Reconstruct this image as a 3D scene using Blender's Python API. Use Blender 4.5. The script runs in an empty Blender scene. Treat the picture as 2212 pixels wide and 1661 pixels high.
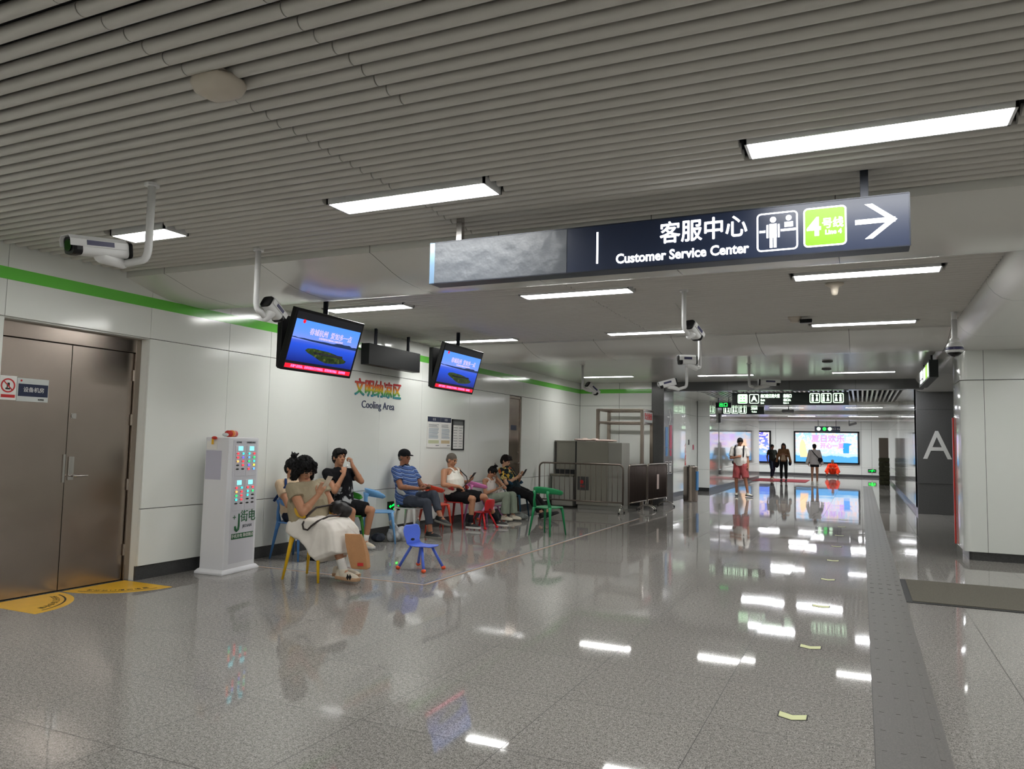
import bpy, math, random
from mathutils import Vector as V, Matrix, noise
random.seed(7)
SC = bpy.context.scene
COL = SC.collection
PI = math.pi
# ------------------------------------------------------------------ camera, world, exposure
cam = bpy.data.cameras.new('camera'); co = bpy.data.objects.new('camera', cam); COL.objects.link(co)
cam.sensor_width = 36.0; cam.lens = 1643.747 / 2212 * 36.0; cam.clip_start = .05; cam.clip_end = 200
yaw, pit, rol = 4.30687082e-01, 7.65989287e-02, 2.02539786e-02
_f = V((-math.sin(yaw) * math.cos(pit), math.cos(yaw) * math.cos(pit), math.sin(pit)))
_r = V((math.cos(yaw), math.sin(yaw), 0)); _u = _r.cross(_f)
_r2 = _r * math.cos(rol) + _u * math.sin(rol); _u2 = -_r * math.sin(rol) + _u * math.cos(rol)
co.matrix_world = Matrix(((_r2.x, _u2.x, -_f.x, 0), (_r2.y, _u2.y, -_f.y, 0), (_r2.z, _u2.z, -_f.z, 1.45), (0, 0, 0, 1)))
SC.camera = co
SC.view_settings.view_transform = 'Standard'; SC.view_settings.look = 'None'
SC.view_settings.gamma = 1.0; SC.view_settings.use_curve_mapping = False
SC.view_settings.exposure = 1.12
wd = bpy.data.worlds.new('world'); SC.world = wd; wd.use_nodes = True
wd.node_tree.nodes['Background'].inputs[0].default_value = (.02, .02, .022, 1)
wd.node_tree.nodes['Background'].inputs[1].default_value = .3
LAMP = 17.0          # strength of the ceiling light diffusers

# ------------------------------------------------------------------ materials
def lin(c):
    return tuple((x / 255 / 12.92) if x / 255 <= .04045 else ((x / 255 + .055) / 1.055) ** 2.4 for x in c)
def pmat(name, c, rough=.5, metal=0., spec=.5, coat=0., nscale=0, namt=0., bump=0., bscale=40, emit=None, es=0., alpha=1., trans=0.):
    m = bpy.data.materials.new(name); m.use_nodes = True; nt = m.node_tree; b = nt.nodes['Principled BSDF']
    col = (*lin(c), 1)
    b.inputs['Base Color'].default_value = col
    b.inputs['Roughness'].default_value = rough; b.inputs['Metallic'].default_value = metal
    b.inputs['Specular IOR Level'].default_value = spec; b.inputs['Coat Weight'].default_value = coat
    b.inputs['Coat Roughness'].default_value = .08
    b.inputs['Transmission Weight'].default_value = trans; b.inputs['Alpha'].default_value = alpha
    if emit:
        b.inputs['Emission Color'].default_value = (*lin(emit), 1); b.inputs['Emission Strength'].default_value = es
    if nscale or bump:
        tc = nt.nodes.new('ShaderNodeTexCoord')
    if nscale:
        n = nt.nodes.new('ShaderNodeTexNoise'); n.inputs['Scale'].default_value = nscale; n.inputs['Detail'].default_value = 4
        nt.links.new(tc.outputs['Object'], n.inputs['Vector'])
        r = nt.nodes.new('ShaderNodeMapRange'); r.inputs[1].default_value = .3; r.inputs[2].default_value = .7
        r.inputs[3].default_value = 1 - namt; r.inputs[4].default_value = 1 + namt
        nt.links.new(n.outputs['Fac'], r.inputs[0])
        mx = nt.nodes.new('ShaderNodeVectorMath'); mx.operation = 'SCALE'; mx.inputs[0].default_value = col[:3]
        nt.links.new(r.outputs[0], mx.inputs['Scale']); nt.links.new(mx.outputs[0], b.inputs['Base Color'])
    if bump:
        n2 = nt.nodes.new('ShaderNodeTexNoise'); n2.inputs['Scale'].default_value = bscale; n2.inputs['Detail'].default_value = 3
        nt.links.new(tc.outputs['Object'], n2.inputs['Vector'])
        bp = nt.nodes.new('ShaderNodeBump'); bp.inputs['Strength'].default_value = bump; bp.inputs['Distance'].default_value = .01
        nt.links.new(n2.outputs['Fac'], bp.inputs['Height']); nt.links.new(bp.outputs[0], b.inputs['Normal'])
    return m
def emat(name, c, s, dim=(.8, .8, .8)):
    m = pmat(name, tuple(int(x * d) for x, d in zip(c, dim)), .4, emit=c, es=s)
    return m
class NT:
    def __init__(s, m): s.m = m; s.t = m.node_tree; s.b = s.t.nodes['Principled BSDF']
    def n(s, k, **kw):
        x = s.t.nodes.new('ShaderNode' + k)
        for a, v in kw.items(): setattr(x, a, v)
        return x
    def l(s, a, b): s.t.links.new(a, b)
    def math(s, op, a, b=None, c=None):
        x = s.n('Math', operation=op)
        for i, v in enumerate((a, b, c)):
            if v is None: continue
            if isinstance(v, (int, float)): x.inputs[i].default_value = v
            else: s.l(v, x.inputs[i])
        return x.outputs[0]
    def mix(s, fac, a, b):
        x = s.n('Mix', data_type='RGBA')
        for i, v in ((0, fac), (6, a), (7, b)):
            if isinstance(v, (int, float)): x.inputs[i].default_value = v
            elif isinstance(v, tuple): x.inputs[i].default_value = (*v, 1)
            else: s.l(v, x.inputs[i])
        return x.outputs[2]
    def ramp(s, fac, stops, const=False):
        x = s.n('ValToRGB'); s.l(fac, x.inputs[0]); e = x.color_ramp.elements
        if const: x.color_ramp.interpolation = 'CONSTANT'
        while len(e) < len(stops): e.new(.5)
        for i, (p, c) in enumerate(stops): e[i].position = p; e[i].color = (*lin(c), 1)
        return x.outputs[0]
    def noise(s, vec, sc, det=3, rough=.5):
        x = s.n('TexNoise'); x.inputs['Scale'].default_value = sc; x.inputs['Detail'].default_value = det; x.inputs['Roughness'].default_value = rough
        if vec is not None: s.l(vec, x.inputs['Vector'])
        return x.outputs['Fac']
def tilemat(name, c, c2, rough, tx, ty, ox, oy, jw, jdark):
    """polished speckled granite slabs with thin joints"""
    m = pmat(name, c, rough, spec=.18); k = NT(m)
    g = k.n('TexCoord').outputs['Object']; sp = k.n('SeparateXYZ'); k.l(g, sp.inputs[0])
    fx = k.math('DIVIDE', k.math('SUBTRACT', sp.outputs[0], ox), tx); fy = k.math('DIVIDE', k.math('SUBTRACT', sp.outputs[1], oy), ty)
    dx = k.math('MULTIPLY', k.math('PINGPONG', fx, .5), tx); dy = k.math('MULTIPLY', k.math('PINGPONG', fy, .5), ty)
    j = k.math('LESS_THAN', k.math('MINIMUM', dx, dy), jw)
    cb = k.n('CombineXYZ'); k.l(k.math('FLOOR', fx), cb.inputs[0]); k.l(k.math('FLOOR', fy), cb.inputs[1])
    wn = k.n('TexWhiteNoise'); k.l(cb.outputs[0], wn.inputs['Vector'])
    s1 = k.noise(g, 140, 2, .6); s2 = k.noise(g, 45, 3, .6); s3 = k.noise(g, .9, 3, .5)
    v = k.math('ADD', k.math('MULTIPLY', s1, .75), k.math('MULTIPLY', s2, .35))
    base = k.ramp(v, ((.38, tuple(int(x * .55) for x in c)), (.52, c), (.68, c2)))
    t = k.math('ADD', k.math('ADD', .93, k.math('MULTIPLY', wn.outputs['Value'], .07)), k.math('MULTIPLY', s3, .1))
    vm = k.n('VectorMath', operation='SCALE'); k.l(base, vm.inputs[0]); k.l(t, vm.inputs['Scale'])
    k.l(k.mix(j, vm.outputs[0], lin(jdark)), k.b.inputs['Base Color'])
    rr = k.math('ADD', rough - .01, k.math('MULTIPLY', k.noise(g, 3, 4), .03))
    k.l(k.math('ADD', rr, k.math('MULTIPLY', j, .4)), k.b.inputs['Roughness'])
    tl = k.n('VectorMath', operation='SUBTRACT'); k.l(wn.outputs['Color'], tl.inputs[0]); tl.inputs[1].default_value = (.5, .5, .5)
    ts = k.n('VectorMath', operation='SCALE'); k.l(tl.outputs[0], ts.inputs[0]); ts.inputs['Scale'].default_value = .0045
    ge = k.n('NewGeometry'); ta = k.n('VectorMath', operation='ADD'); k.l(ge.outputs['Normal'], ta.inputs[0]); k.l(ts.outputs[0], ta.inputs[1]); tn_ = k.n('VectorMath', operation='NORMALIZE'); k.l(ta.outputs[0], tn_.inputs[0]); k.l(tn_.outputs[0], k.b.inputs['Normal'])
    return m
M = {}
M['floor'] = tilemat('granite floor', (131, 128, 124), (176, 172, 167), .035, .81, .81, .04, 5.82, .0022, (62, 60, 58))
M['panel'] = pmat('white enamel panel', (229, 231, 226), .12, spec=.55, nscale=.6, namt=.02)
M['wallback'] = pmat('dark joint backing', (40, 42, 42), .8)  # dark backing that fills the gaps between panels
M['base'] = pmat('dark granite skirting', (66, 66, 67), .3, nscale=90, namt=.3)
M['green'] = pmat('green glass stripe', (108, 200, 78), .12, nscale=1, namt=.03)
M['slat'] = pmat('grey aluminium slat', (200, 197, 191), .42, spec=.45)
M['plenum'] = pmat('black plenum', (12, 14, 18), .9)
M['soffit'] = pmat('satin soffit panel', (206, 205, 200), .2, spec=.5, nscale=1.5, namt=.015)
M['lamp'] = emat('light diffuser', (253, 253, 250), LAMP)
M['lamp_bright'] = emat('bright light diffuser', (250, 252, 255), LAMP * 2)
M['white_paint'] = pmat('white painted metal', (226, 226, 226), .35)
M['black'] = pmat('black plastic', (14, 14, 16), .35, spec=.3)
M['dark_metal'] = pmat('charcoal metal', (38, 42, 52), .35, .3)
M['steel'] = pmat('stainless steel', (162, 150, 141), .22, 1., bump=.12, bscale=2.2, nscale=2, namt=.05)
M['chrome'] = pmat('chrome', (190, 186, 182), .16, 1.)
M['dark_stone'] = pmat('dark grey stone', (88, 88, 88), .25, nscale=60, namt=.12)
M['sign_face'] = pmat('navy sign face', (24, 36, 62), .35, nscale=1, namt=.08)
M['film'] = pmat('grey cover film', (82, 86, 93), .4, bump=.8, bscale=9)
M['lit'] = emat('lit lettering', (255, 255, 255), 1.3)
M['lit_soft'] = emat('lit lettering pale green', (205, 238, 205), .9)
M['lit_green'] = emat('lit green', (96, 214, 96), .6)
M['lit_lime'] = emat('lit lime', (156, 222, 0), .5, (.25, .25, .25))
M['exit_green'] = emat('lit exit pictogram', (0, 255, 60), 2.2)
M['tactile'] = pmat('grey tactile tile', (86, 83, 79), .5, nscale=120, namt=.3)
M['yellow_sticker'] = pmat('yellow floor sticker', (232, 178, 24), .35, nscale=8, namt=.06)
M['ink'] = pmat('black ink', (36, 34, 30), .6)
M['lettering_white'] = pmat('white lettering', (225, 225, 222), .5)
# ------------------------------------------------------------------ mesh helpers
def wloc(o):
    p = V((0, 0, 0))
    while o is not None: p += o.location; o = o.parent
    return p
def tag(o, label=None, cat=None, group=None, kind=None):
    if label: o['label'] = label
    if cat: o['category'] = cat
    if group: o['group'] = group
    if kind: o['kind'] = kind
    return o
def empty(name, loc, label, cat, group=None):
    o = bpy.data.objects.new(name, None); COL.objects.link(o); o.location = loc; o.empty_display_size = .1
    return tag(o, label, cat, group)
class MB:
    def __init__(s): s.v = []; s.f = []; s.mi = []; s.cur = 0
    def add(s, vs, fs):
        b = len(s.v); s.v += [V(p) for p in vs]; s.f += [[i + b for i in f] for f in fs]; s.mi += [s.cur] * len(fs); return s
    def box(s, a, b):
        (x0, y0, z0), (x1, y1, z1) = a, b
        return s.add([(x0, y0, z0), (x1, y0, z0), (x1, y1, z0), (x0, y1, z0), (x0, y0, z1), (x1, y0, z1), (x1, y1, z1), (x0, y1, z1)],
                     [(3, 2, 1, 0), (4, 5, 6, 7), (0, 1, 5, 4), (1, 2, 6, 5), (2, 3, 7, 6), (3, 0, 4, 7)])
    def obox(s, c, ax, ay, az):
        c, ax, ay, az = V(c), V(ax), V(ay), V(az)
        P = [c + ax * i + ay * j + az * k for k in (-1, 1) for i, j in ((-1, -1), (1, -1), (1, 1), (-1, 1))]
        fl = ax.cross(ay).dot(az) < 0
        fs = [(3, 2, 1, 0), (4, 5, 6, 7), (0, 1, 5, 4), (1, 2, 6, 5), (2, 3, 7, 6), (3, 0, 4, 7)]
        return s.add(P, [f[::-1] for f in fs] if fl else fs)
    def loft(s, rings, cap=True, closed=False):
        n = len(rings[0]); vs = [p for r in rings for p in r]; fs = []
        m = len(rings)
        for i in range(m if closed else m - 1):
            a = i * n; b = ((i + 1) % m) * n
            for j in range(n):
                fs.append((a + j, a + (j + 1) % n, b + (j + 1) % n, b + j))
        if cap and not closed:
            fs.append(tuple(range(n))[::-1]); fs.append(tuple((m - 1) * n + j for j in range(n)))
        return s.add(vs, fs)
    def prism(s, poly, org, ax, ay, d):
        """flat polygon in the (ax, ay) plane pushed along d"""
        org, ax, ay, d = V(org), V(ax), V(ay), V(d)
        r0 = [org + ax * p[0] + ay * p[1] for p in poly]
        area = sum(poly[i][0] * poly[(i + 1) % len(poly)][1] - poly[(i + 1) % len(poly)][0] * poly[i][1] for i in range(len(poly)))
        if (area > 0) != (ax.cross(ay).dot(d) > 0): r0 = r0[::-1]
        return s.loft([r0, [p + d for p in r0]])
    def tube(s, pts, r, n=10, cap=True, rs=None):
        pts = [V(p) for p in pts]; rings = []; up = None
        for i, p in enumerate(pts):
            t = (pts[min(i + 1, len(pts) - 1)] - pts[max(i - 1, 0)]).normalized()
            if up is None: up = t.orthogonal().normalized()
            up = (up - t * up.dot(t)).normalized(); w = t.cross(up); rr = rs[i] if rs else r
            rings.append([p + (up * math.cos(a) + w * math.sin(a)) * rr for a in (2 * PI * k / n for k in range(n))])
        return s.loft(rings, cap)
    def cyl(s, p, q, r, r2=None, n=16): return s.tube([p, q], r, n, True, [r, r if r2 is None else r2])
    def ell(s, c, r, rot=None, n=14, m=9):
        c = V(c); r = V(r) if hasattr(r, '__len__') else V((r, r, r)); R = rot or Matrix.Identity(3)
        vs = [c + R @ V((0, 0, -r.z))]; fs = []
        for i in range(1, m):
            ph = -PI / 2 + PI * i / m
            for j in range(n):
                a = 2 * PI * j / n
                vs.append(c + R @ V((r.x * math.cos(ph) * math.cos(a), r.y * math.cos(ph) * math.sin(a), r.z * math.sin(ph))))
        vs.append(c + R @ V((0, 0, r.z))); T = len(vs) - 1
        for j in range(n): fs.append((0, 1 + (j + 1) % n, 1 + j))
        for i in range(m - 2):
            for j in range(n):
                a = 1 + i * n; fs.append((a + j, a + (j + 1) % n, a + n + (j + 1) % n, a + n + j))
        a = 1 + (m - 2) * n
        for j in range(n): fs.append((a + j, a + (j + 1) % n, T))
        return s.add(vs, fs)
    def cap(s, p, q, r1, r2, f1=False, f2=False, n=12):
        """tapered limb with round or flat ends"""
        p, q = V(p), V(q); d = (q - p); L = d.length; d = d / L if L > 1e-6 else V((0, 0, 1)); pts = []; rs = []
        if not f1:
            for a in (.12, .45, .8): pts.append(p - d * r1 * math.cos(a * PI / 2)); rs.append(r1 * math.sin(a * PI / 2))
        pts += [p, p + d * L * .5, q]; rs += [r1, (r1 + r2) / 2, r2]
        if not f2:
            for a in (.8, .45, .12): pts.append(q + d * r2 * math.cos(a * PI / 2)); rs.append(r2 * math.sin(a * PI / 2))
        return s.tube(pts, 1, n, True, rs)
    def lathe(s, c, prof, n=24):
        c = V(c); return s.loft([[c + V((r * math.cos(2 * PI * k / n), r * math.sin(2 * PI * k / n), z)) for k in range(n)] for r, z in prof])
    def raw(s, name='m'):
        me = bpy.data.meshes.new(name); me.from_pydata([tuple(p) for p in s.v], [], s.f); return me
    def build(s, name, mat, parent=None, smooth=False, bevel=0, seg=2, label=None, mods=None):
        off = wloc(parent); me = bpy.data.meshes.new(name)
        me.from_pydata([tuple(p - off) for p in s.v], [], s.f)
        mats = mat if isinstance(mat, (list, tuple)) else [mat]
        for x in mats: me.materials.append(M[x] if isinstance(x, str) else x)
        if len(mats) > 1: me.polygons.foreach_set('material_index', s.mi)
        if smooth: me.polygons.foreach_set('use_smooth', [True] * len(me.polygons))
        me.update(); o = bpy.data.objects.new(name, me); COL.objects.link(o); o.parent = parent
        if bevel:
            b = o.modifiers.new('b', 'BEVEL'); b.width = bevel; b.segments = seg; b.limit_method = 'ANGLE'; b.angle_limit = math.radians(40)
            me.polygons.foreach_set('use_smooth', [True] * len(me.polygons))
            if True:
                wn = o.modifiers.new('w', 'WEIGHTED_NORMAL'); wn.keep_sharp = True
        if label: o['label'] = label
        return o
def autosmooth(me, ang=40):
    me.polygons.foreach_set('use_smooth', [True] * len(me.polygons))
    try: me.set_sharp_from_angle(angle=math.radians(ang))
    except Exception: pass
def fuse(mb, name, mat, parent, vox=.008, sm=3, amp=0., fs=9., label=None, ratio=1.):
    """melt overlapping closed pieces into one continuous surface"""
    me = mb.raw('t'); o = bpy.data.objects.new('t', me); COL.objects.link(o)
    r = o.modifiers.new('r', 'REMESH'); r.mode = 'VOXEL'; r.voxel_size = vox; r.use_smooth_shade = True
    if sm:
        k = o.modifiers.new('s', 'SMOOTH'); k.factor = .5; k.iterations = sm
    dg = bpy.context.evaluated_depsgraph_get(); dg.update()
    nm = bpy.data.meshes.new_from_object(o.evaluated_get(dg)); bpy.data.objects.remove(o); bpy.data.meshes.remove(me)
    off = wloc(parent)
    if amp:
        nm.update(); ns = [v.normal.copy() for v in nm.vertices]
        for v, nn in zip(nm.vertices, ns):
            q = V((v.co.x * fs, v.co.y * fs, v.co.z * fs * .45)); a = noise.noise(q) ; b = noise.noise(q * 2.3 + V((5, 1, 2)))
            v.co += nn * amp * (1 - 2 * abs(a) * 1.6 + b * .5)
    for v in nm.vertices: v.co -= off
    nm.materials.clear(); nm.materials.append(M[mat] if isinstance(mat, str) else mat)
    nm.polygons.foreach_set('use_smooth', [True] * len(nm.polygons)); nm.update()
    x = bpy.data.objects.new(name, nm); COL.objects.link(x); x.parent = parent; nm.name = name
    if label: x['label'] = label
    return x
def text(body, size, mat, parent, pos, xd, up, name='lettering', depth=.002, align='CENTER', bold=0., sx=1., label=None):
    c = bpy.data.curves.new('t', 'FONT'); c.body = body; c.size = size; c.align_x = align; c.align_y = 'CENTER'; c.extrude = depth; cjk = any(ord(ch) > 0x2e80 for ch in body); c.offset = 0 if cjk else bold
    c.resolution_u = 3
    o = bpy.data.objects.new('t', c); COL.objects.link(o); dg = bpy.context.evaluated_depsgraph_get(); dg.update()
    me = bpy.data.meshes.new_from_object(o.evaluated_get(dg)); bpy.data.objects.remove(o); bpy.data.curves.remove(c)
    xd, up = V(xd).normalized(), V(up).normalized(); n = xd.cross(up); off = wloc(parent); pos = V(pos)
    for v in me.vertices: v.co = pos + xd * v.co.x * sx + up * v.co.y + n * v.co.z - off
    if cjk and bold:      # heavier strokes for the Chinese characters
        vs = [v.co.copy() for v in me.vertices]; fs = [tuple(q.vertices) for q in me.polygons]; k = len(vs); b = bold * 1.6; nm = bpy.data.meshes.new(name)
        sh = [(-b, 0), (b, 0), (0, b), (0, -b)]; nm.from_pydata([tuple(v + xd * dx + up * dy + n * (.00003 * i)) for i, (dx, dy) in enumerate(sh) for v in vs], [], [tuple(j + k * i for j in q) for i in range(4) for q in fs]); bpy.data.meshes.remove(me); me = nm
    me.materials.clear(); me.materials.append(M[mat] if isinstance(mat, str) else mat); me.update()
    x = bpy.data.objects.new(name, me); COL.objects.link(x); x.parent = parent
    if label: x['label'] = label
    return x
def rrect(w, h, r, n=4):
    P = []
    for cx, cy, a in ((w / 2 - r, h / 2 - r, 0), (-w / 2 + r, h / 2 - r, 90), (-w / 2 + r, -h / 2 + r, 180), (w / 2 - r, -h / 2 + r, 270)):
        for i in range(n + 1):
            t = math.radians(a + 90 * i / n); P.append((cx + r * math.cos(t), cy + r * math.sin(t)))
    return P
def struct(o): o['kind'] = 'structure'; return o
def copy_tree(o, parent=None):
    c = o.copy(); COL.objects.link(c); c.parent = parent
    for ch in o.children: copy_tree(ch, c)
    return c
# ================================================================== SETTING
XW, YE, ZC = -6.6, 18.6, 3.05
f = MB().box((-12, -5, -.1), (6, 46, 0)); struct(f.build('floor', 'floor'))
# ---- left wall: enamel panels in three courses
def panels(mb, plane, c, segs, zs, gap=.004, t=.03, flip=1, skip=None):
    """panels on a wall plane x=c ('x') or y=c ('y')"""
    for a, b in zip(segs[:-1], segs[1:]):
        for z0, z1 in zip(zs[:-1], zs[1:]):
            if skip and skip(a, b, z0, z1): continue
            g = gap / 2
            if plane == 'x': mb.box((min(c, c - flip * t), a + g, z0 + .003), (max(c, c - flip * t), b - g, z1 - .003))
            else: mb.box((a + g, min(c, c - flip * t), z0 + .003), (b - g, max(c, c - flip * t), z1 - .003))
ys = [-4, -2.6, -1.3, .1, 1.4, 2.7, 4.02, 5.48, 6.55, 7.23, 8.4, 9.6, 10.8, 12.5, 14.27, 14.9, 15.9, 17.2, YE]
wl = MB(); panels(wl, 'x', XW, ys, (.14, .71, 2.44, 3.3), .003, skip=lambda a, b, z0, z1: (a in (4.02, 14.27)) and z1 < 2.5)
wall_left = struct(wl.build('wall_left', 'panel', bevel=.003, seg=1))
bk = MB().box((XW - .12, -4, 0), (XW - .031, 4.0, 3.35)); bk.box((XW - .12, 5.5, 0), (XW - .031, 14.25, 3.35)); bk.box((XW - .12, 14.92, 0), (XW - .031, YE, 3.35))
bk.box((XW - .12, 3.9, 2.44), (XW - .031, 5.6, 3.35)); bk.box((XW - .12, 14.2, 2.44), (XW - .031, 15, 3.35)); bk.build('joint_backing', 'wallback', wall_left)
st = MB(); st.box((XW, -4, 2.757), (XW + .002, YE, 2.862)); st.build('green_stripe', 'green', wall_left, label='green stripe')
# door reveals
rv = MB(); rv.box((-6.77, 5.482, 0), (-6.63, 5.5, 2.44)); rv.box((-6.77, 4.0, 0), (-6.63, 4.018, 2.44)); rv.box((-6.77, 4.0, 2.43), (-6.63, 5.5, 2.45)); rv.build('door_reveal', 'panel', wall_left)
bb = MB()
for a, b in ((-4, 4.02), (5.48, 14.27), (14.9, YE)): bb.box((XW - .05, a, 0), (XW - .025, b, .14))
struct(bb.build('baseboard_left', 'base'))
# ---- end wall of the hall (faces the camera) with the green stripe
we = MB(); panels(we, 'y', YE, [XW, -5.55, -4.7], (.14, .71, 2.44, 3.1), .01, flip=-1)
wall_far = struct(we.build('wall_hall_end', 'panel', bevel=.003, seg=1))
MB().box((-7, YE + .031, 0), (-4.7, YE + .2, 3.35)).build('joint_backing', 'wallback', wall_far)
MB().box((XW, YE - .002, 2.757), (-4.7, YE, 2.862)).build('green_stripe', 'green', wall_far, label='green stripe')
struct(MB().box((XW, YE + .01, 0), (-4.7, YE + .03, .14)).build('baseboard_hall_end', 'base'))
# ---- double steel door
d = MB(); X0 = -6.78
dr = struct(empty('door_1', (-6.75, 4.75, 0), None, None))
fr = MB(); fr.box((X0, 4.02, 0), (-6.72, 4.08, 2.43)); fr.box((X0, 5.42, 0), (-6.72, 5.48, 2.43)); fr.box((X0, 4.08, 2.29), (-6.721, 5.42, 2.43)); fr.build('door_frame', 'steel', dr, bevel=.003)
for a, b in ((4.085, 4.747), (4.753, 5.415)):
    lf = MB().box((X0, a, .012), (-6.745, b, 2.285)).build('door_leaf', 'steel', dr, bevel=.003)
    if a > 4.5:
        h = MB(); h.box((-6.745, 4.775, 1.02), (-6.733, 4.83, 1.24)); h.cyl((-6.74, 4.80, 1.06), (-6.685, 4.80, 1.06), .011, n=12); h.tube([(-6.69, 4.80, 1.06), (-6.685, 4.83, 1.06), (-6.685, 4.94, 1.06)], .01); h.build('door_handle', 'chrome', lf, smooth=False, bevel=.002)
        MB().cyl((-6.745, 4.80, 1.62), (-6.737, 4.80, 1.62), .025, n=20).box((-6.745, 4.775, 1.595), (-6.741, 4.825, 1.645)).build('lock_cylinder', 'chrome', lf)
    else:
        MB().box((-6.745, 4.72, 1.0), (-6.735, 4.742, 1.26)).build('edge_bolt', 'chrome', lf)
hg = MB()
for z in (.25, .9, 1.55, 2.0): hg.cyl((-6.735, 5.42, z), (-6.735, 5.42, z + .11), .013, n=12)
hg.build('hinge', 'steel', dr)
MB().box((-6.83, 4.0, 0), (-6.785, 5.5, 2.46)).build('door_backing', 'wallback', dr)
# signs on the door
RED = M['red'] = pmat('red print', (196, 40, 40), .5)
M['plate'] = pmat('silver sign plate', (196, 200, 198), .35, nscale=5, namt=.03); M['navy'] = pmat('navy print', (14, 28, 62), .4); M['white'] = pmat('white sheet', (232, 230, 226), .5)
s = empty('warning_sign', (-6.742, 4.165, 1.84), 'small white warning plate with a red circle on the steel door', 'sign')
MB().box((-6.744, 4.0 + .1, 1.735), (-6.736, 4.245, 1.945)).build('sign_plate', 'white', s)
ring = MB(); ring.loft([[V((-6.7345 + dx, 4.17 + math.cos(a) * r, 1.86 + math.sin(a) * r)) for a in (2 * PI * k / 28 for k in range(28))] for r, dx in ((.062, 0), (.062, .0015), (.05, .0015), (.05, 0))], closed=True)
ring.obox((-6.7335, 4.17, 1.86), (.0005, 0, 0), V((0, .7, -.7)) * .052, V((0, .7, .7)) * .005); ring.build('red_ring', 'red', s)
MB().box((-6.736, 4.165, 1.85), (-6.7345, 4.185, 1.885)).box((-6.736, 4.15, 1.825), (-6.7345, 4.19, 1.84)).box((-6.736, 4.16, 1.84), (-6.7345, 4.168, 1.865)).build('pictogram', 'ink', s)
MB().box((-6.736, 4.115, 1.755), (-6.7345, 4.235, 1.782)).build('red_bar', 'red', s)
s = empty('room_sign', (-6.742, 4.39, 1.83), 'silver door plate with a navy band beside the red circle plate', 'sign')
MB().box((-6.744, 4.25, 1.73), (-6.737, 4.535, 1.935)).build('sign_plate', 'plate', s)
MB().box((-6.737, 4.262, 1.775), (-6.735, 4.53, 1.885)).build('navy_band', 'navy', s)
text('设备机房', .048, 'lettering_white', s, (-6.7345, 4.4, 1.832), (0, 1, 0), (0, 0, 1))
text('杭港地铁', .014, 'ink', s, (-6.7345, 4.47, 1.75), (0, 1, 0), (0, 0, 1)); MB().cyl((-6.737, 4.285, 1.912), (-6.735, 4.285, 1.912), .009).build('emblem', 'red', s)
# ---- single steel door further down the wall
dr = struct(empty('door_2', (-6.64, 14.6, 0), None, None))
MB().box((-6.66, 14.27, 0), (-6.62, 14.31, 2.43)).box((-6.66, 14.86, 0), (-6.62, 14.9, 2.43)).box((-6.66, 14.27, 2.38), (-6.62, 14.9, 2.43)).build('door_frame', 'steel', dr, bevel=.002)
lf = MB().box((-6.66, 14.315, .01), (-6.635, 14.855, 2.375)).build('door_leaf', 'steel', dr, bevel=.002)
MB().cyl((-6.64, 14.8, 1.03), (-6.58, 14.8, 1.03), .012).tube([(-6.585, 14.8, 1.03), (-6.585, 14.7, 1.03)], .01).cyl((-6.64, 14.8, 1.25), (-6.625, 14.8, 1.25), .02).build('door_handle', 'chrome', lf)
MB().box((-6.635, 14.42, 1.72), (-6.632, 14.7, 1.82)).build('door_plate', 'navy', lf)
MB().box((-6.7, 14.2, 0), (-6.665, 15, 2.46)).build('door_backing', 'wallback', dr)
# ---- slatted ceilings
def slats(y0, y1, x0, x1, zb, holes, joints, pitch=.1015, w=.061, h=.06):
    mb = MB(); y = y1 - pitch * .5; n = 7; i = 0
    while y > y0:
        cuts = [(x0, x1)]
        for hx0, hx1, hy0, hy1 in holes:
            if hy0 - .02 < y < hy1 + .02:
                nc = []
                for a, b in cuts:
                    if hx1 <= a or hx0 >= b: nc.append((a, b)); continue
                    if hx0 > a: nc.append((a, hx0 - .03))
                    if hx1 < b: nc.append((hx1 + .03, b))
                cuts = nc
        segs = []
        for a, b in cuts:
            e = [a] + sorted(j + random.uniform(-.012, .012) for j, ja, jb in joints if a < j < b and ja < y < jb) + [b]
            for p, q in zip(e[:-1], e[1:]): segs.append((p + .003, q - .003))
        dz = random.uniform(-.0015, .0015); i += 1
        for a, b in segs:
            prof = [(y - w / 2 * math.cos(t), zb + w / 2 - w / 2 * math.sin(t) + dz) for t in (2 * PI * k / 14 for k in range(14))]
            mb.loft([[V((a, py_, pz)) for py_, pz in prof], [V((b, py_, pz)) for py_, pz in prof]][::-1])
        y -= pitch
    return mb
LIGHTS = [  # x0, x1, y0, y1, z
    (-5.45, -4.85, 4.09, 4.33), (-3.28, -2.08, 4.06, 4.31), (-.54, .68, 4.03, 4.27), (2.15, 3.35, 4.06, 4.3),
    (-6.02, -4.86, 7.47, 7.72), (-3.35, -2.13, 7.42, 7.66), (-.56, .66, 7.37, 7.62),
    (-6.1, -4.82, 10.5, 10.72), (-3.31, -2.1, 10.4, 10.62), (-.57, .64, 10.38, 10.6)]
BACK = [(-6.0, -4.8, .9, 1.14), (-3.28, -2.08, -.2, .04), (-.54, .68, -.2, .04), (2.15, 3.35, .9, 1.14), (-6.0, -4.8, -2.4, -2.16), (-3.28, -2.08, -3.0, -2.76), (-.54, .68, -3.0, -2.76), (2.15, 3.35, -2.4, -2.16)]
BACK2 = []
def hole(L): return [(a, b, c, d_) for a, b, c, d_ in L]
s1 = slats(-4, 5.15, XW + .01, 4.98, ZC, hole([l for l in LIGHTS if l[2] < 5] + BACK), [(-2.7, 1.7, 5.2), (-1.97, -4, 3.0), (-4.6, -4, 1.7), (.75, -4, 2.2), (3.3, -4, 5)])
c1 = struct(s1.build('ceiling', 'slat')); autosmooth(c1.data, 50)
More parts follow.
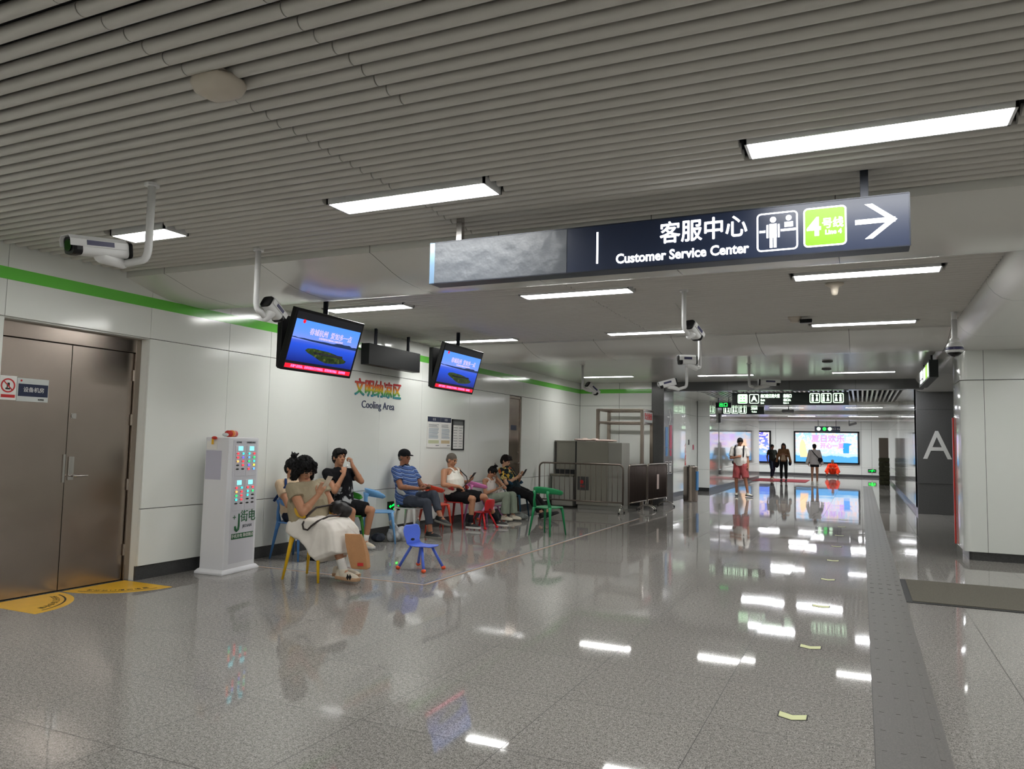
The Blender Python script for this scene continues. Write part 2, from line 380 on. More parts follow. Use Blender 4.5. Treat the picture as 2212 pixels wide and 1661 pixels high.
MB().box((XW - .05, -4, 3.28), (5, 5.2, 3.3)).build('plenum', 'plenum', c1)
s2 = slats(6.42, 11.0, XW + .01, 1.08, ZC, hole([l for l in LIGHTS if 5 < l[2] < 11]), [(-2.7, 6, 12), (-1.9, 8.5, 9.3)])
c2 = struct(s2.build('ceiling', 'slat')); autosmooth(c2.data, 50)
MB().box((XW - .05, 6.3, 3.28), (1.2, 11.1, 3.3)).build('plenum', 'plenum', c2)
def seamed(name, base, period, org, axis=0):
    m = pmat(name, base, .2, spec=.5); k = NT(m); g = k.n('TexCoord').outputs['Object']; sp = k.n('SeparateXYZ'); k.l(g, sp.inputs[0])
    d_ = k.math('MULTIPLY', k.math('PINGPONG', k.math('DIVIDE', k.math('SUBTRACT', sp.outputs[axis], org), period), .5), period)
    k.l(k.mix(k.math('LESS_THAN', d_, .003), lin(base), lin(tuple(int(x * .45) for x in base))), k.b.inputs['Base Color']); return m
M['soffit_x'] = seamed('soffit panels', (214, 213, 208), 1.19, -1.32)
M['soffit_y'] = seamed('soffit panels along the hall', (214, 213, 208), 2.4, 1.0, 1)
def beam(name, prof, x0, x1, mat='soffit_x'):
    mb = MB(); n = len(prof); mb.loft([[V((x0, y, z)) for y, z in prof], [V((x1, y, z)) for y, z in prof]][::-1])
    o = struct(mb.build(name, mat)); autosmooth(o.data, 35); return o
beam('trim_1', [(5.16, 3.3), (5.16, 3.005), (5.2, 2.998), (5.35, 2.955), (5.5, 2.912), (5.65, 2.88), (5.85, 2.862), (6.05, 2.857), (6.2, 2.86), (6.26, 2.868), (6.3, 2.885), (6.33, 2.91), (6.35, 2.95), (6.36, 3.05), (6.37, 3.3)], XW, 4.98)
beam('trim_2', [(11.0, 3.3), (11.0, 3.03), (11.06, 3.02), (11.25, 2.965), (11.45, 2.915), (11.7, 2.88), (12.0, 2.862), (12.2, 2.86), (12.27, 2.868), (12.31, 2.885), (12.34, 2.91), (12.36, 2.95), (12.37, 3.3)], XW, 1.35)
# third ceiling bay: flat satin panels, then the corridor
L3 = [(-5.9, -4.7, 16.7, 16.92), (-3.27, -2.08, 16.85, 17.07), (-.53, .64, 16.72, 16.94)]
c3 = MB().box((XW, 12.35, 3.02), (1.3, YE + .1, 3.06)); struct(c3.build('ceiling', 'soffit'))
# right-hand bulkhead along the hall
rb = MB(); pr = [(1.08, 3.3), (1.08, 3.04), (1.1, 2.99), (1.14, 2.93), (1.2, 2.88), (1.28, 2.85), (1.4, 2.835), (5, 2.83), (5, 3.3)]
rb.loft([[V((x, 6.3, z)) for x, z in pr], [V((x, 20.3, z)) for x, z in pr]])
o = struct(rb.build('trim_3', 'soffit_y')); autosmooth(o.data, 35)
# dark portal header and pillar
M['header'] = seamed('dark portal cladding', (88, 89, 90), 1.4, -.1)
struct(MB().box((-4.7, 18.65, 2.80), (1.25, 19.0, 3.3)).build('trim_4', 'header', bevel=.004))
pil = struct(MB().box((-4.71, 18.55, 0), (-4.4, 19.6, 3.06)).build('wall_pillar', 'dark_stone', bevel=.004))
# wayfinding graphics on the pillar side
M['blue_print'] = pmat('blue print', (54, 120, 176), .4); M['crimson'] = pmat('crimson print', (172, 30, 72), .4)
xg = -4.398
ar = MB(); ar.prism([(-.16, -.012), (.06, -.012), (.06, .012), (-.16, .012)], (xg, 19.1, 2.18), (0, 1, 0), (0, 0, 1), (.002, 0, 0))
ar.prism([(0, .2), (.05, .2), (.2, 0), (.05, -.2), (0, -.2), (.15, 0)], (xg, 19.1, 2.18), (0, 1, 0), (0, 0, 1), (.002, 0, 0)); ar.build('arrow_mark', 'lettering_white', pil)
MB().box((xg, 18.72, 1.43), (xg + .002, 18.98, 1.92)).box((xg, 18.74, 1.2), (xg + .002, 18.96, 1.42)).build('blue_panel', 'blue_print', pil)
MB().box((xg, 19.16, 1.38), (xg + .002, 19.42, 1.98)).box((xg, 19.2, 1.2), (xg + .002, 19.38, 1.36)).build('red_panel', 'crimson', pil)
pg = MB()
for y in (18.72, 19.12):
    for a, b, c_, d_ in ((0, .3, .3, .31), (0, .3, 0, .01), (0, .01, 0, .31), (.29, .3, 0, .31)): pg.box((xg, y + a, .76 + c_), (xg + .002, y + b, .76 + d_))
    for kx in (.09, .2): pg.box((xg, y + kx - .03, .8), (xg + .002, y + kx + .03, .96)); pg.cyl((xg, y + kx, 1.0), (xg + .002, y + kx, 1.0), .03)
pg.build('toilet_pictogram', 'lettering_white', pil)
# corridor left walls
M['gloss_panel'] = pmat('polished white glass panel', (206, 207, 201), .04, spec=.9, coat=.6)
def corr(name, c, segs, flip):
    mb = MB(); panels(mb, 'x', c, segs, (.12, .71, 2.44, 3.0), .004, flip=flip)
    o = struct(mb.build(name, 'gloss_panel', bevel=.002, seg=1)); MB().box((c - flip * .08, segs[0], 0), (c - flip * .031, segs[-1], 3.1)).build('joint_backing', 'wallback', o)
    struct(MB().box((c - flip * .03, segs[0], 0), (c - flip * .02, segs[-1], .12)).build('baseboard_' + name[5:], 'base')); return o
corr('wall_corridor_left', -4.9, [19.6, 20.8, 22.0, 23.2, 24.4, 25.35], 1)
corr('wall_corridor_left', -4.5, [25.36, 26.6, 28.2, 29.8, 31.4, 33.0, 34.6, 36.2, 38.6], 1)
jf = MB(); panels(jf, 'y', 25.35, [-4.89, -4.5], (.12, .71, 2.44, 3.0), .004, flip=-1); struct(jf.build('wall_corridor_return', 'panel')); struct(MB().box((-4.9, 25.38, 0), (-4.53, 25.4, 3)).build('wall_corridor_return', 'wallback'))
corr('wall_corridor_right', 1.18, [20.25, 22.4, 24.8, 27.2, 29.6, 32.0, 34.4, 36.8, 39.2, 41.6], -1)
struct(MB().box((-4.53, 38.6, 0), (-12, 38.7, 3.0)).build('wall_concourse_near', 'panel'))
# end wall of the concourse
ee = MB(); panels(ee, 'y', 45, [-12, -10.4, -8.8, -7.2, -5.6, -4.35, -3.4, -1.7, 0, .5, 2.2, 4.0], (.12, .5, 2.55, 3.0), .01, flip=-1); o = struct(ee.build('wall_concourse_end', 'panel'))
MB().box((-12, 45.03, 0), (4, 45.1, 3.1)).build('joint_backing', 'wallback', o)
struct(MB().box((-12, 45.0, 0), (4, 45.02, .12)).build('baseboard_concourse_end', 'base'))
struct(MB().box((1.18, 41.6, 0), (4, 41.7, 3.0)).build('wall_concourse_side', 'panel'))
struct(MB().box((-12.1, 38.6, 0), (-12, 45, 3.0)).build('wall_concourse_side', 'panel')); struct(MB().box((4, 41.6, 0), (4.1, 45, 3.0)).build('wall_concourse_side', 'panel'))
# corridor ceiling: lengthwise open slats, flat margins and cross beams
cs = MB()
for i in range(44):
    x = -4.0 + i * .115
    if x < .95: cs.box((x, 20.3, 2.93), (x + .045, 25.9, 3.0))
cc = struct(cs.build('ceiling', 'soffit')); MB().box((-5, 19, 3.12), (1.3, 26, 3.14)).build('plenum', 'plenum', cc)
struct(MB().box((-4.95, 18.95, 2.95), (1.2, 20.3, 3.1)).box((-4.95, 20.3, 2.95), (-4.0, 26, 3.1)).box((.95, 20.3, 2.95), (1.2, 26, 3.1)).build('ceiling', 'soffit'))
struct(MB().box((-12, 25.9, 2.96), (4, 45.1, 3.06)).build('ceiling', 'soffit'))
for n_, (ya, yb, zz) in enumerate(((25.9, 27.0, 2.84), (33, 34.6, 2.84), (39.5, 40.4, 2.86))): struct(MB().box((-4.5 if ya < 38 else -12, ya, zz), (1.2, yb, 2.97)).build('trim_%d' % (5 + n_), 'soffit_x', bevel=.03))
# right side: rounded column with enamel panels, dark column with the letter
def rcol(x0, x1, y0, y1, r, z0, z1, k=7):
    P = []
    for cx, cy, a in ((x1 - r, y1 - r, 0), (x0 + r, y1 - r, 90), (x0 + r, y0 + r, 180), (x1 - r, y0 + r, 270)):
        for i in range(k + 1):
            t = math.radians(a + 90 * i / k); P.append((cx + r * math.cos(t), cy + r * math.sin(t)))
    return [[V((x, y, z)) for x, y in P] for z in (z0, z1)]
colm = MB()
for z0, z1 in ((.12, 2.425), (2.435, 2.84)): colm.loft(rcol(1.245, 3.4, 12.0, 12.98, .09, z0, z1))
M['col_panel'] = seamed('column enamel', (208, 211, 206), 1.5, 1.52); M['col_panel'].node_tree.nodes['Principled BSDF'].inputs['Roughness'].default_value = .1
o = struct(colm.build('wall_column_right', 'col_panel')); autosmooth(o.data, 35)
MB().loft(rcol(1.31, 3.34, 12.06, 12.92, .07, 0, 2.83)).build('joint_backing', 'base', o)
M['red_strip'] = pmat('red edge strip', (205, 44, 30), .35)
t = MB().box((1.225, 12.90, .12), (1.243, 12.99, 1.95)).build('edge_strip', 'red_strip'); tag(t, 'tall thin red strip on the far edge of the white rounded column', 'strip')
ac = struct(MB().box((1.18, 20.2, .0), (1.95, 20.9, 2.96)).build('wall_column_dark', 'dark_stone', bevel=.004))
text('A', .95, 'lettering_white', ac, (1.6, 20.197, 1.56), (1, 0, 0), (0, 0, 1), sx=.93)
MB().box((1.185, 20.194, .70), (1.945, 20.2, .706)).box((1.185, 20.194, 2.42), (1.945, 20.2, 2.426)).build('joint_line', 'wallback', ac)
struct(MB().box((1.95, 20.4, 0), (5, 20.5, 3)).build('wall_right_end', 'panel'))
struct(MB().box((5, -4, 0), (5.1, 20.5, 3.3)).build('wall_right', 'panel'))  # unseen wall closing the open right side, put in to bounce light
struct(MB().box((XW - .1, -4.1, 0), (5.1, -4, 3.3)).build('wall_back', 'panel'))
# ---- ceiling lights
def lamp(x0, x1, y0, y1, z, label, grp, m='lamp'):
    o = empty('ceiling_light', ((x0 + x1) / 2, (y0 + y1) / 2, z), label, 'light', grp)
    t = .014; fr = MB()
    fr.box((x0, y0, z - .012), (x1, y0 + t, z + .06)); fr.box((x0, y1 - t, z - .012), (x1, y1, z + .06)); fr.box((x0, y0, z - .012), (x0 + t, y1, z + .06)); fr.box((x1 - t, y0, z - .012), (x1, y1, z + .06)); fr.box((x0, y0, z + .04), (x1, y1, z + .06))
    fr.build('light_frame', 'white_paint', o); MB().box((x0 + t, y0 + t, z - .006), (x1 - t, y1 - t, z + .03)).build('diffuser', m, o); return o
LB = ['short square-ended ceiling light beside the nearest bullet camera', 'ceiling light panel just left of the navy overhead sign', 'large ceiling light at the upper right, nearest the camera', 'ceiling light beyond the right edge of the view',
      'ceiling light above the nearer television screen', 'ceiling light under the middle of the navy sign', 'ceiling light beneath the arrow end of the navy sign',
      'ceiling light above the farther television screen', 'ceiling light partly behind a drooping camera, middle bay', 'ceiling light right of the round ceiling detector, middle bay']
for l, lb in zip(LIGHTS, LB):
    if l[0] < 2: lamp(*l, ZC, lb, 'linear ceiling lights')
for l in [x for x in LIGHTS if x[0] > 2] + BACK: lamp(*l, ZC, 'unseen linear ceiling light added behind or beside the viewpoint, out of the picture', 'added ceiling lights out of the picture')  # rows outside the view, added to provide light in the hall
for l in ((2.3, 3.5, 7.4, 7.64), (2.3, 3.5, 10.4, 10.64)): lamp(*l, 2.83, 'unseen linear ceiling light added behind or beside the viewpoint, out of the picture', 'added ceiling lights out of the picture')  # unseen pair added in the bulkhead to brighten the white column
for l, lb in zip(L3, ('ceiling light in the last hall bay near the left wall', 'ceiling light in the last hall bay, middle one', 'ceiling light in the last hall bay, rightmost above the toilet sign')): lamp(*l, 3.02, lb, 'linear ceiling lights')
for i, (a, b) in enumerate(((-5.2, -3.95), (-3.05, -1.8), (-.6, -.02), (.06, .66))):
    lamp(a, b, 42.4, 42.65, 2.955, 'distant ceiling light before the end wall, ' + ('first', 'second', 'third', 'fourth')[i] + ' from the left', 'distant ceiling lights', 'lamp_bright')
for x in (-3.1, -.5):
    for y in (29.6, 37.4): lamp(x, x + 1.2, y, y + .22, 2.955, 'corridor ceiling light in the %s bay beyond the portal, %s one%s' % ('nearer' if y < 32 else 'farther', 'left' if x < -2 else 'right', ''), 'corridor ceiling lights', 'lamp_bright')
for x in (-3.2, -1.7): lamp(x, x + 1.2, 22.8, 23.05, 2.925, 'added slat ceiling light, unseen above the portal sign, %s of two' % ('left' if x < -2 else 'right'), 'corridor ceiling lights', 'lamp_bright')  # unseen lamps added to brighten the first stretch of corridor
for x in (-9.5, -7.5): lamp(x, x + 1.2, 42.4, 42.62, 2.955, 'added concourse ceiling light out of view behind the corridor wall, %s one' % ('left' if x < -8 else 'right'), 'corridor ceiling lights', 'lamp_bright')  # never in view, added to lift the light at the corridor end
for x in (-2.6, -.2): lamp(x, x + 1.1, 19.7, 19.9, 2.945, 'added ceiling light hidden behind the dark portal header, %s of two' % ('left' if x < -1 else 'right'), 'corridor ceiling lights', 'lamp_bright')  # added out of sight behind the header to light the corridor mouth
# ================================================================== FLOOR THINGS
# tactile guide strip
def tactile(y0, y1):
    mb = MB(); mb.box((.042, y0, 0), (.372, y1, .002)); y = y0
    while y < y1 - .3:
        for k in range(4): 
            x = .082 + k * .083; a, b = y + .02, y + .28
            if 8.4 < y < 9.4: mb.box((x - .018, a, .002), (x + .018, b, .005))
            else: mb.box((x - .012, a, .002), (x + .012, b, .0034))
        y += .3
    return mb
o = tactile(.6, 34).build('tactile_strip', 'tactile'); tag(o, 'dark grey ribbed tactile guide strip running the length of the floor', 'tactile strip')
# boundary tape
M['tape_blue'] = pmat('blue tape', (52, 78, 116), .4); M['tape_white'] = pmat('cream tape', (196, 186, 168), .4); M['tape_orange'] = pmat('orange tape edge', (158, 112, 74), .4)
t = empty('boundary_tape', (-5.3, 6.8, 0), 'thin blue, cream and orange tape line marking off the seating area', 'tape')
for nm, a, b, m in (('orange_line', -.024, -.008, 'tape_orange'), ('cream_line', -.008, .014, 'tape_white'), ('blue_line', .014, .034, 'tape_blue')):
    MB().box((-6.55, 6.77 + a, 0), (-4.045 - a, 6.77 + b, .0012)).box((-4.045 - b, 6.77 + a, 0), (-4.045 - a, 15.0, .0012)).build(nm, m, t)
# photoluminescent floor arrows
M['glow_arrow'] = pmat('pale yellow floor arrow', (214, 218, 164), .5)
ar0 = None
for i in range(9):
    y = 4.52 + 1.605 * i
    o = empty('floor_arrow', (-.36, y, 0), 'pale yellow chevron set in the floor, ' + ('nearest of the line', 'second nearest of the line', 'third nearest of the line', 'fourth nearest of the line', 'fifth nearest of the line', 'sixth nearest of the line', 'seventh nearest of the line', 'eighth nearest of the line', 'farthest of the line')[i], 'floor arrow', 'chevron arrows set in the floor')
    MB().prism([(-.07, .05), (0, .012), (.07, .05), (.07, -.03), (0, -.065), (-.07, -.03)], (-.36, y, .0), (1, 0, 0), (0, 1, 0), (0, 0, .003)).build('chevron', 'glow_arrow', o)
    MB().prism([(-.078, .062), (0, .024), (.078, .062), (.078, -.036), (0, -.073), (-.078, -.036)], (-.36, y, .0), (1, 0, 0), (0, 1, 0), (0, 0, .0015)).build('recess', 'ink', o)
# entrance mat
M['mat_pile'] = pmat('brown grey mat pile', (92, 88, 78), .95, nscale=150, namt=.3, bump=.4, bscale=200); M['rubber'] = pmat('black rubber', (24, 24, 26), .6)
t = empty('door_mat', (1.4, 9.1, 0), 'large grey brown mat with black rubber border, right side of the floor', 'mat')
mm = MB().box((.375, 8.36, 0), (3.4, 9.8, .006)).build('mat_border', 'rubber', t, bevel=.002); MB().box((.43, 8.42, .006), (3.3, 9.78, .011)).build('mat_pile', 'mat_pile', t)
M['carpet'] = pmat('red carpet', (158, 44, 54), .95, nscale=60, namt=.1)
tag(MB().box((-4.45, 35.2, 0), (-2.2, 38.4, .008)).build('red_carpet', 'carpet'), 'long red carpet on the corridor floor under the distant walkers', 'carpet')
# yellow swing-sector stickers in front of the steel door
def sector(cy, sgn, lab):
    R_ = .66; P = [(0, 0)] + [(R_ * math.sin(a), sgn * R_ * math.cos(a)) for a in (PI / 2 * k / 24 for k in range(25))]
    t = empty('floor_sticker', (-6.72, cy, 0), lab, 'sticker', 'yellow door swing stickers')
    MB().prism(P, (-6.72, cy, 0), (1, 0, 0), (0, 1, 0), (0, 0, .0015)).build('sticker', 'yellow_sticker', t)
    MB().loft([[V((-6.72 + r * math.sin(a), cy + sgn * r * math.cos(a), z)) for r, z in ((.585, .0015), (.6, .0015), (.6, .002), (.585, .002))] for a in (PI / 2 * (.12 + .76 * k / 14) for k in range(15))]).build('curved_line', 'ink', t)
    for i, ch in enumerate('此处开门请勿停留'):
        a = math.radians(18 + i * 7.6); p = V((-6.72 + .52 * math.sin(a), cy + sgn * .52 * math.cos(a), .002)); u = V((math.sin(a), sgn * math.cos(a), 0))
        text(ch, .06, 'ink', t, p, (-u.y, u.x, 0) if 1 else (0, 1, 0), u, 'lettering', .0006)
sector(5.44, -1, 'yellow quarter-round sticker at the right leaf of the steel door'); sector(4.09, 1, 'yellow rounded sticker at the left leaf of the steel door')
# ================================================================== OVERHEAD SIGNS
def pole(x, y, z0, z1, r, mat, parent, nm='hanging_pole'): return MB().cyl((x, y, z0), (x, y, z1), r, n=14).build(nm, mat, parent, smooth=False)
t = empty('hanging_sign', (-1.3, 4.75, 2.75), 'long navy lit sign box reading Customer Service Center with a right arrow', 'sign')
# its face: y = 4.68, slightly turned
y0 = 4.68; A = V((-2.83, 4.69, 2.585)); B = V((.262, 4.675, 2.585)); xd = (B - A).normalized(); up = V((0, 0, 1)); nn = xd.cross(up); Wd = (B - A).length; Hh = .3
sb = MB().obox(A + xd * Wd / 2 + up * Hh / 2 - nn * .075, xd * Wd / 2, -nn * .075, up * Hh / 2).build('sign_box', 'sign_face', t, bevel=.003)
M['frame_blue'] = pmat('pale blue sign edge', (120, 150, 180), .3, .4)
fr = MB()
for z in (0, Hh): fr.obox(A + xd * Wd / 2 + up * z + nn * .001, xd * Wd / 2, nn * .002, up * .003)
fr.obox(B + up * Hh / 2 + nn * .001, xd * .003, nn * .002, up * Hh / 2); fr.build('sign_trim', 'dark_metal', t)
MB().obox(A + xd * .02 + up * Hh / 2 + nn * .001, xd * .02, nn * .002, up * Hh / 2).build('sign_edge', 'frame_blue', t)
flm = MB(); n1, n2 = 40, 10
g = [[A + xd * (.04 + 1.02 * i / n1) + up * (.004 + (Hh - .008) * j / n2) + nn * (.003 + .0035 * noise.noise(V((i * .35, j * .5, 3))) + .002 * noise.noise(V((i * 1.1, j * 1.1, 1)))) for i in range(n1 + 1)] for j in range(n2 + 1)]
flm.add([p for r in g for p in r], [(j * (n1 + 1) + i, j * (n1 + 1) + i + 1, (j + 1) * (n1 + 1) + i + 1, (j + 1) * (n1 + 1) + i) for j in range(n2) for i in range(n1)]); flm.build('cover_film', 'film', t, smooth=True, label='wrinkled grey film covering the left part')
def S(u, v, d=.003): return A + xd * u + up * v + nn * d
MB().prism([(-.006, -.105), (.006, -.105), (.006, .105), (-.006, .105)], S(1.275, .15), xd, up, nn * .002).build('divider_line', 'lit', t)
text('客服中心', .145, 'lit', t, S(1.955, .195), xd, up, bold=.0012, sx=.93); text('Customer Service Center', .086, 'lit', t, S(1.815, .062), xd, up, bold=.002, sx=.92)
pic = MB()
def ringpoly(mb, u, v, w, h, r, th, d=.002):
    o_ = rrect(w, h, r); i_ = rrect(w - 2 * th, h - 2 * th, max(r - th, .002)); n = len(o_)
    P0 = [S(u + x, v + y) for x, y in o_]; P1 = [S(u + x, v + y) for x, y in i_]; P2 = [p + nn * d for p in P0]; P3 = [p + nn * d for p in P1]
    mb.add(P0 + P1 + P2 + P3, [(2 * n + i, 2 * n + (i + 1) % n, 3 * n + (i + 1) % n, 3 * n + i) for i in range(n)] + [(i, (i + 1) % n, 2 * n + (i + 1) % n, 2 * n + i) for i in range(n)])
def disc(mb, u, v, r): mb.prism([(r * math.cos(2 * PI * k / 18), r * math.sin(2 * PI * k / 18)) for k in range(18)], S(u, v), xd, up, nn * .002)
def rect(mb, u0, v0, u1, v1): mb.prism([(u0, v0), (u1, v0), (u1, v1), (u0, v1)], S(0, 0), xd, up, nn * .002)
ringpoly(pic, 2.393, .148, .232, .232, .025, .009)
disc(pic, 2.37, .221, .0175); rect(pic, 2.349, .112, 2.391, .196); rect(pic, 2.333, .112, 2.343, .192); rect(pic, 2.397, .112, 2.407, .192); rect(pic, 2.351, .052, 2.367, .11); rect(pic, 2.373, .052, 2.389, .11)
disc(pic, 2.458, .224, .0165); rect(pic, 2.434, .17, 2.482, .2); rect(pic, 2.413, .146, 2.497, .16); rect(pic, 2.292, .146, 2.327, .16); pic.build('service_pictogram', 'lit', t)
p4 = MB(); ringpoly(p4, 2.655, .151, .232, .232, .025, .009); p4.build('line_badge_border', 'lit', t)
MB().prism(rrect(.212, .212, .016), S(2.655, .151, .002), xd, up, nn * .002).build('line_badge', 'lit_lime', t)
text('4', .15, 'lit', t, S(2.597, .148, .0055), xd, up, bold=.004); text('号线', .065, 'lit', t, S(2.697, .165, .0055), xd, up, bold=.0008, sx=.9); text('Line 4', .036, 'lit', t, S(2.7, .115, .0055), xd, up, bold=.0015)
arw = MB(); rect(arw, 2.815, .142, 3.02, .17); arw.prism([(0, 0), (-.125, .1), (-.085, .1), (.04, 0), (-.085, -.1), (-.125, -.1)], S(2.99, .156), xd, up, nn * .0022); arw.build('arrow_mark', 'lit', t)
for x, m in ((-2.62, 'chrome'), (.035, 'dark_metal')):
    MB().box((x - .022, 4.73, 2.88), (x + .022, 4.775, 3.28)).build('hanging_pole', m, t, bevel=.002)
M['lit'].node_tree.nodes['Principled BSDF']
# portal sign
def signbox(name, x0, x1, y, z0, z1, dep, label, poles=None, ptop=3.0, mat='sign_face'):
    t = empty(name, ((x0 + x1) / 2, y, (z0 + z1) / 2), label, 'sign'); MB().box((x0, y, z0), (x1, y + dep, z1)).build('sign_box', mat, t, bevel=.003)
    for px in poles or (): MB().cyl((px, y + dep / 2, z1), (px, y + dep / 2, ptop), .012, n=10).build('hanging_pole', 'dark_metal', t)
    return t
M['sign_dark'] = pmat('black green sign face', (22, 34, 32), .4)
X_, U_ = (1, 0, 0), (0, 0, 1)
def badge(t, x, z, s_, y, inner, glyph=None, gm='lit_soft', picto=None):
    def R2(w, h, d, m, nm): MB().prism(rrect(w, h, s_ * .12), (x, y - d, z), X_, U_, (0, -.002, 0)).build(nm, m, t)
    R2(s_, s_, .0, 'lit_soft', 'badge_border'); R2(s_ * .84, s_ * .84, .003, inner, 'badge')
    if glyph: text(glyph, s_ * .85, gm, t, (x, y - .007, z), X_, U_, bold=.008)
    if picto:
        mb = MB()
        for dx, k in picto:
            cx = x + dx * s_; mb.prism([(.11 * s_ * math.cos(a), .11 * s_ * math.sin(a)) for a in (2 * PI * j / 12 for j in range(12))], (cx, y - .006, z + .27 * s_), X_, U_, (0, -.002, 0))
            mb.prism([(-.12 * s_, -.36 * s_), (.12 * s_, -.36 * s_), (.1 * s_, .14 * s_), (-.1 * s_, .14 * s_)] if k else [(-.15 * s_, -.3 * s_), (.15 * s_, -.3 * s_), (.05 * s_, .14 * s_), (-.05 * s_, .14 * s_)], (cx, y - .006, z), X_, U_, (0, -.002, 0))
        mb.build('pictogram', 'lit_soft', t)
t = signbox('hanging_sign', -2.87, -.25, 19.2, 2.485, 2.785, .14, 'wide dark sign with exit badges and toilet pictograms under the portal', (-2.6, -.6), 2.95, 'sign_dark')
badge(t, -2.62, 2.635, .23, 19.2, 'lit_green', '田'); badge(t, -2.35, 2.635, .23, 19.2, 'sign_dark', 'A')
for x, l1, l2 in ((-2.2, '出口往江南大道', 'Exit'), (-1.68, '出站口', '出口A')):
    text(l1, .095, 'lit_soft', t, (x, 19.195, 2.695), X_, U_, align='LEFT', bold=.004, sx=.66); text(l2, .07, 'lit_soft', t, (x, 19.195, 2.6), X_, U_, align='LEFT', bold=.004, sx=.9); text('Exit' if x < -2 else 'Exit A', .055, 'lit_soft', t, (x, 19.195, 2.53), X_, U_, align='LEFT', bold=.003, sx=.9)
badge(t, -.98, 2.645, .23, 19.2, 'sign_dark', picto=((-.2, 1), (.2, 0))); badge(t, -.73, 2.645, .23, 19.2, 'sign_dark', picto=((-.25, 1), (.15, 0))); badge(t, -.47, 2.645, .23, 19.2, 'sign_dark', picto=((-.2, 0), (.2, 1)))
t = signbox('hanging_sign', -4.42, -3.0, 27.2, 2.6, 2.88, .14, 'smaller dark sign of four pale pictograms hung beyond the portal', None, 2.95, 'sign_dark')
for i, pc in enumerate((((-.2, 1), (.2, 0)), ((-.2, 1), (.15, 0)), ((-.25, 0), (.2, 1)))): badge(t, -4.24 + i * .27, 2.74, .24, 27.2, 'sign_dark', picto=pc)
text('卫生间', .09, 'lit_soft', t, (-3.33, 27.195, 2.79), X_, U_, bold=.004, sx=.8); text('Toilet', .07, 'lit_soft', t, (-3.33, 27.195, 2.68), X_, U_, bold=.004)
M['lit_exit_dim'] = emat('dim exit green', (40, 190, 80), .9)
t = signbox('exit_sign', -3.98, -3.52, 23.4, 2.63, 2.79, .05, 'small green exit sign hanging left of the portal sign', (-3.9, -3.6), 2.95, 'black')
text('出口', .13, 'lit_exit_dim', t, (-3.75, 23.395, 2.71), X_, U_, bold=.004)
# far direction sign
t = signbox('hanging_sign', -2.06, -.92, 40, 2.31, 2.56, .12, 'small distant sign hanging in front of the large advert screen', (-1.9, -1.1), 2.95)
for i, x in enumerate((-1.88, -1.62, -1.38)): MB().prism([(.09 * math.cos(a), .09 * math.sin(a)) for a in (2 * PI * j / 14 for j in range(14))], (x, 39.998, 2.435), X_, U_, (0, -.004, 0)).build('badge', ('lit_soft', 'lit_exit_dim', 'lit_soft')[i], t)
text('出口 Exit', .13, 'lettering_white', t, (-1.1, 39.995, 2.435), X_, U_)
# sign along the right side, seen end-on
t = empty('hanging_sign', (1.05, 15, 2.78), 'lit sign box hanging lengthwise beside the dark column, seen end on', 'sign')
MB().box((1.0, 13.75, 2.63), (1.13, 16.1, 2.91)).build('sign_box', 'sign_dark', t, bevel=.003)
for y in (14.1, 15.7): MB().box((1.05, y, 2.91), (1.08, y + .04, 3.05)).build('hanging_pole', 'black', t)
lc = MB()
def LR(ya, yb, za, zb, m, nm): MB().box((.997, ya, za), (1.0, yb, zb)).build(nm, m, t)
LR(13.9, 14.1, 2.66, 2.88, 'lit_soft', 'lit_arrow'); LR(14.16, 14.5, 2.66, 2.88, 'lit_lime', 'line_badge'); LR(14.56, 15.0, 2.66, 2.87, 'lit_soft', 'lit_pictogram')
text('客服中心', .14, 'lit', t, (.996, 15.45, 2.8), (0, -1, 0), U_, bold=.004); text('Customer Service', .07, 'lit', t, (.996, 15.45, 2.69), (0, -1, 0), U_, bold=.003)
# ================================================================== TELEVISIONS
def tvmat():
    m = pmat('screen picture', (5, 5, 8), .2); k = NT(m); g = k.n('TexCoord').outputs['Generated']; sp = k.n('SeparateXYZ'); k.l(g, sp.inputs[0])
    c = k.ramp(sp.outputs[2], ((0, (18, 34, 120)), (.42, (36, 78, 205)), (.5, (64, 92, 200)), (.54, (120, 140, 235)), (.7, (96, 140, 240)), (1, (74, 140, 240))))
    k.l(c, k.b.inputs['Emission Color']); k.b.inputs['Emission Strength'].default_value = .62; return m
M['tv_picture'] = tvmat(); M['tv_dark'] = emat('screen letterbox', (14, 14, 20), .5); M['tv_red'] = emat('red ticker', (230, 20, 45), .6); M['tv_text'] = emat('screen lettering', (205, 190, 235), .45)
M['island'] = pmat('screen island', (4, 8, 4), .3, emit=(30, 44, 16), es=.6)
_k = NT(M['island']); _k.l(_k.ramp(_k.noise(_k.n('TexCoord').outputs['Object'], 22, 4, .7), ((.4, (14, 26, 12)), (.55, (44, 62, 22)), (.7, (96, 96, 40)))), _k.b.inputs['Emission Color']); M['treeline'] = pmat('screen shore', (4, 8, 4), .3, emit=(24, 44, 84), es=.6); M['tv_pink'] = emat('ticker lettering', (250, 120, 190), .6)
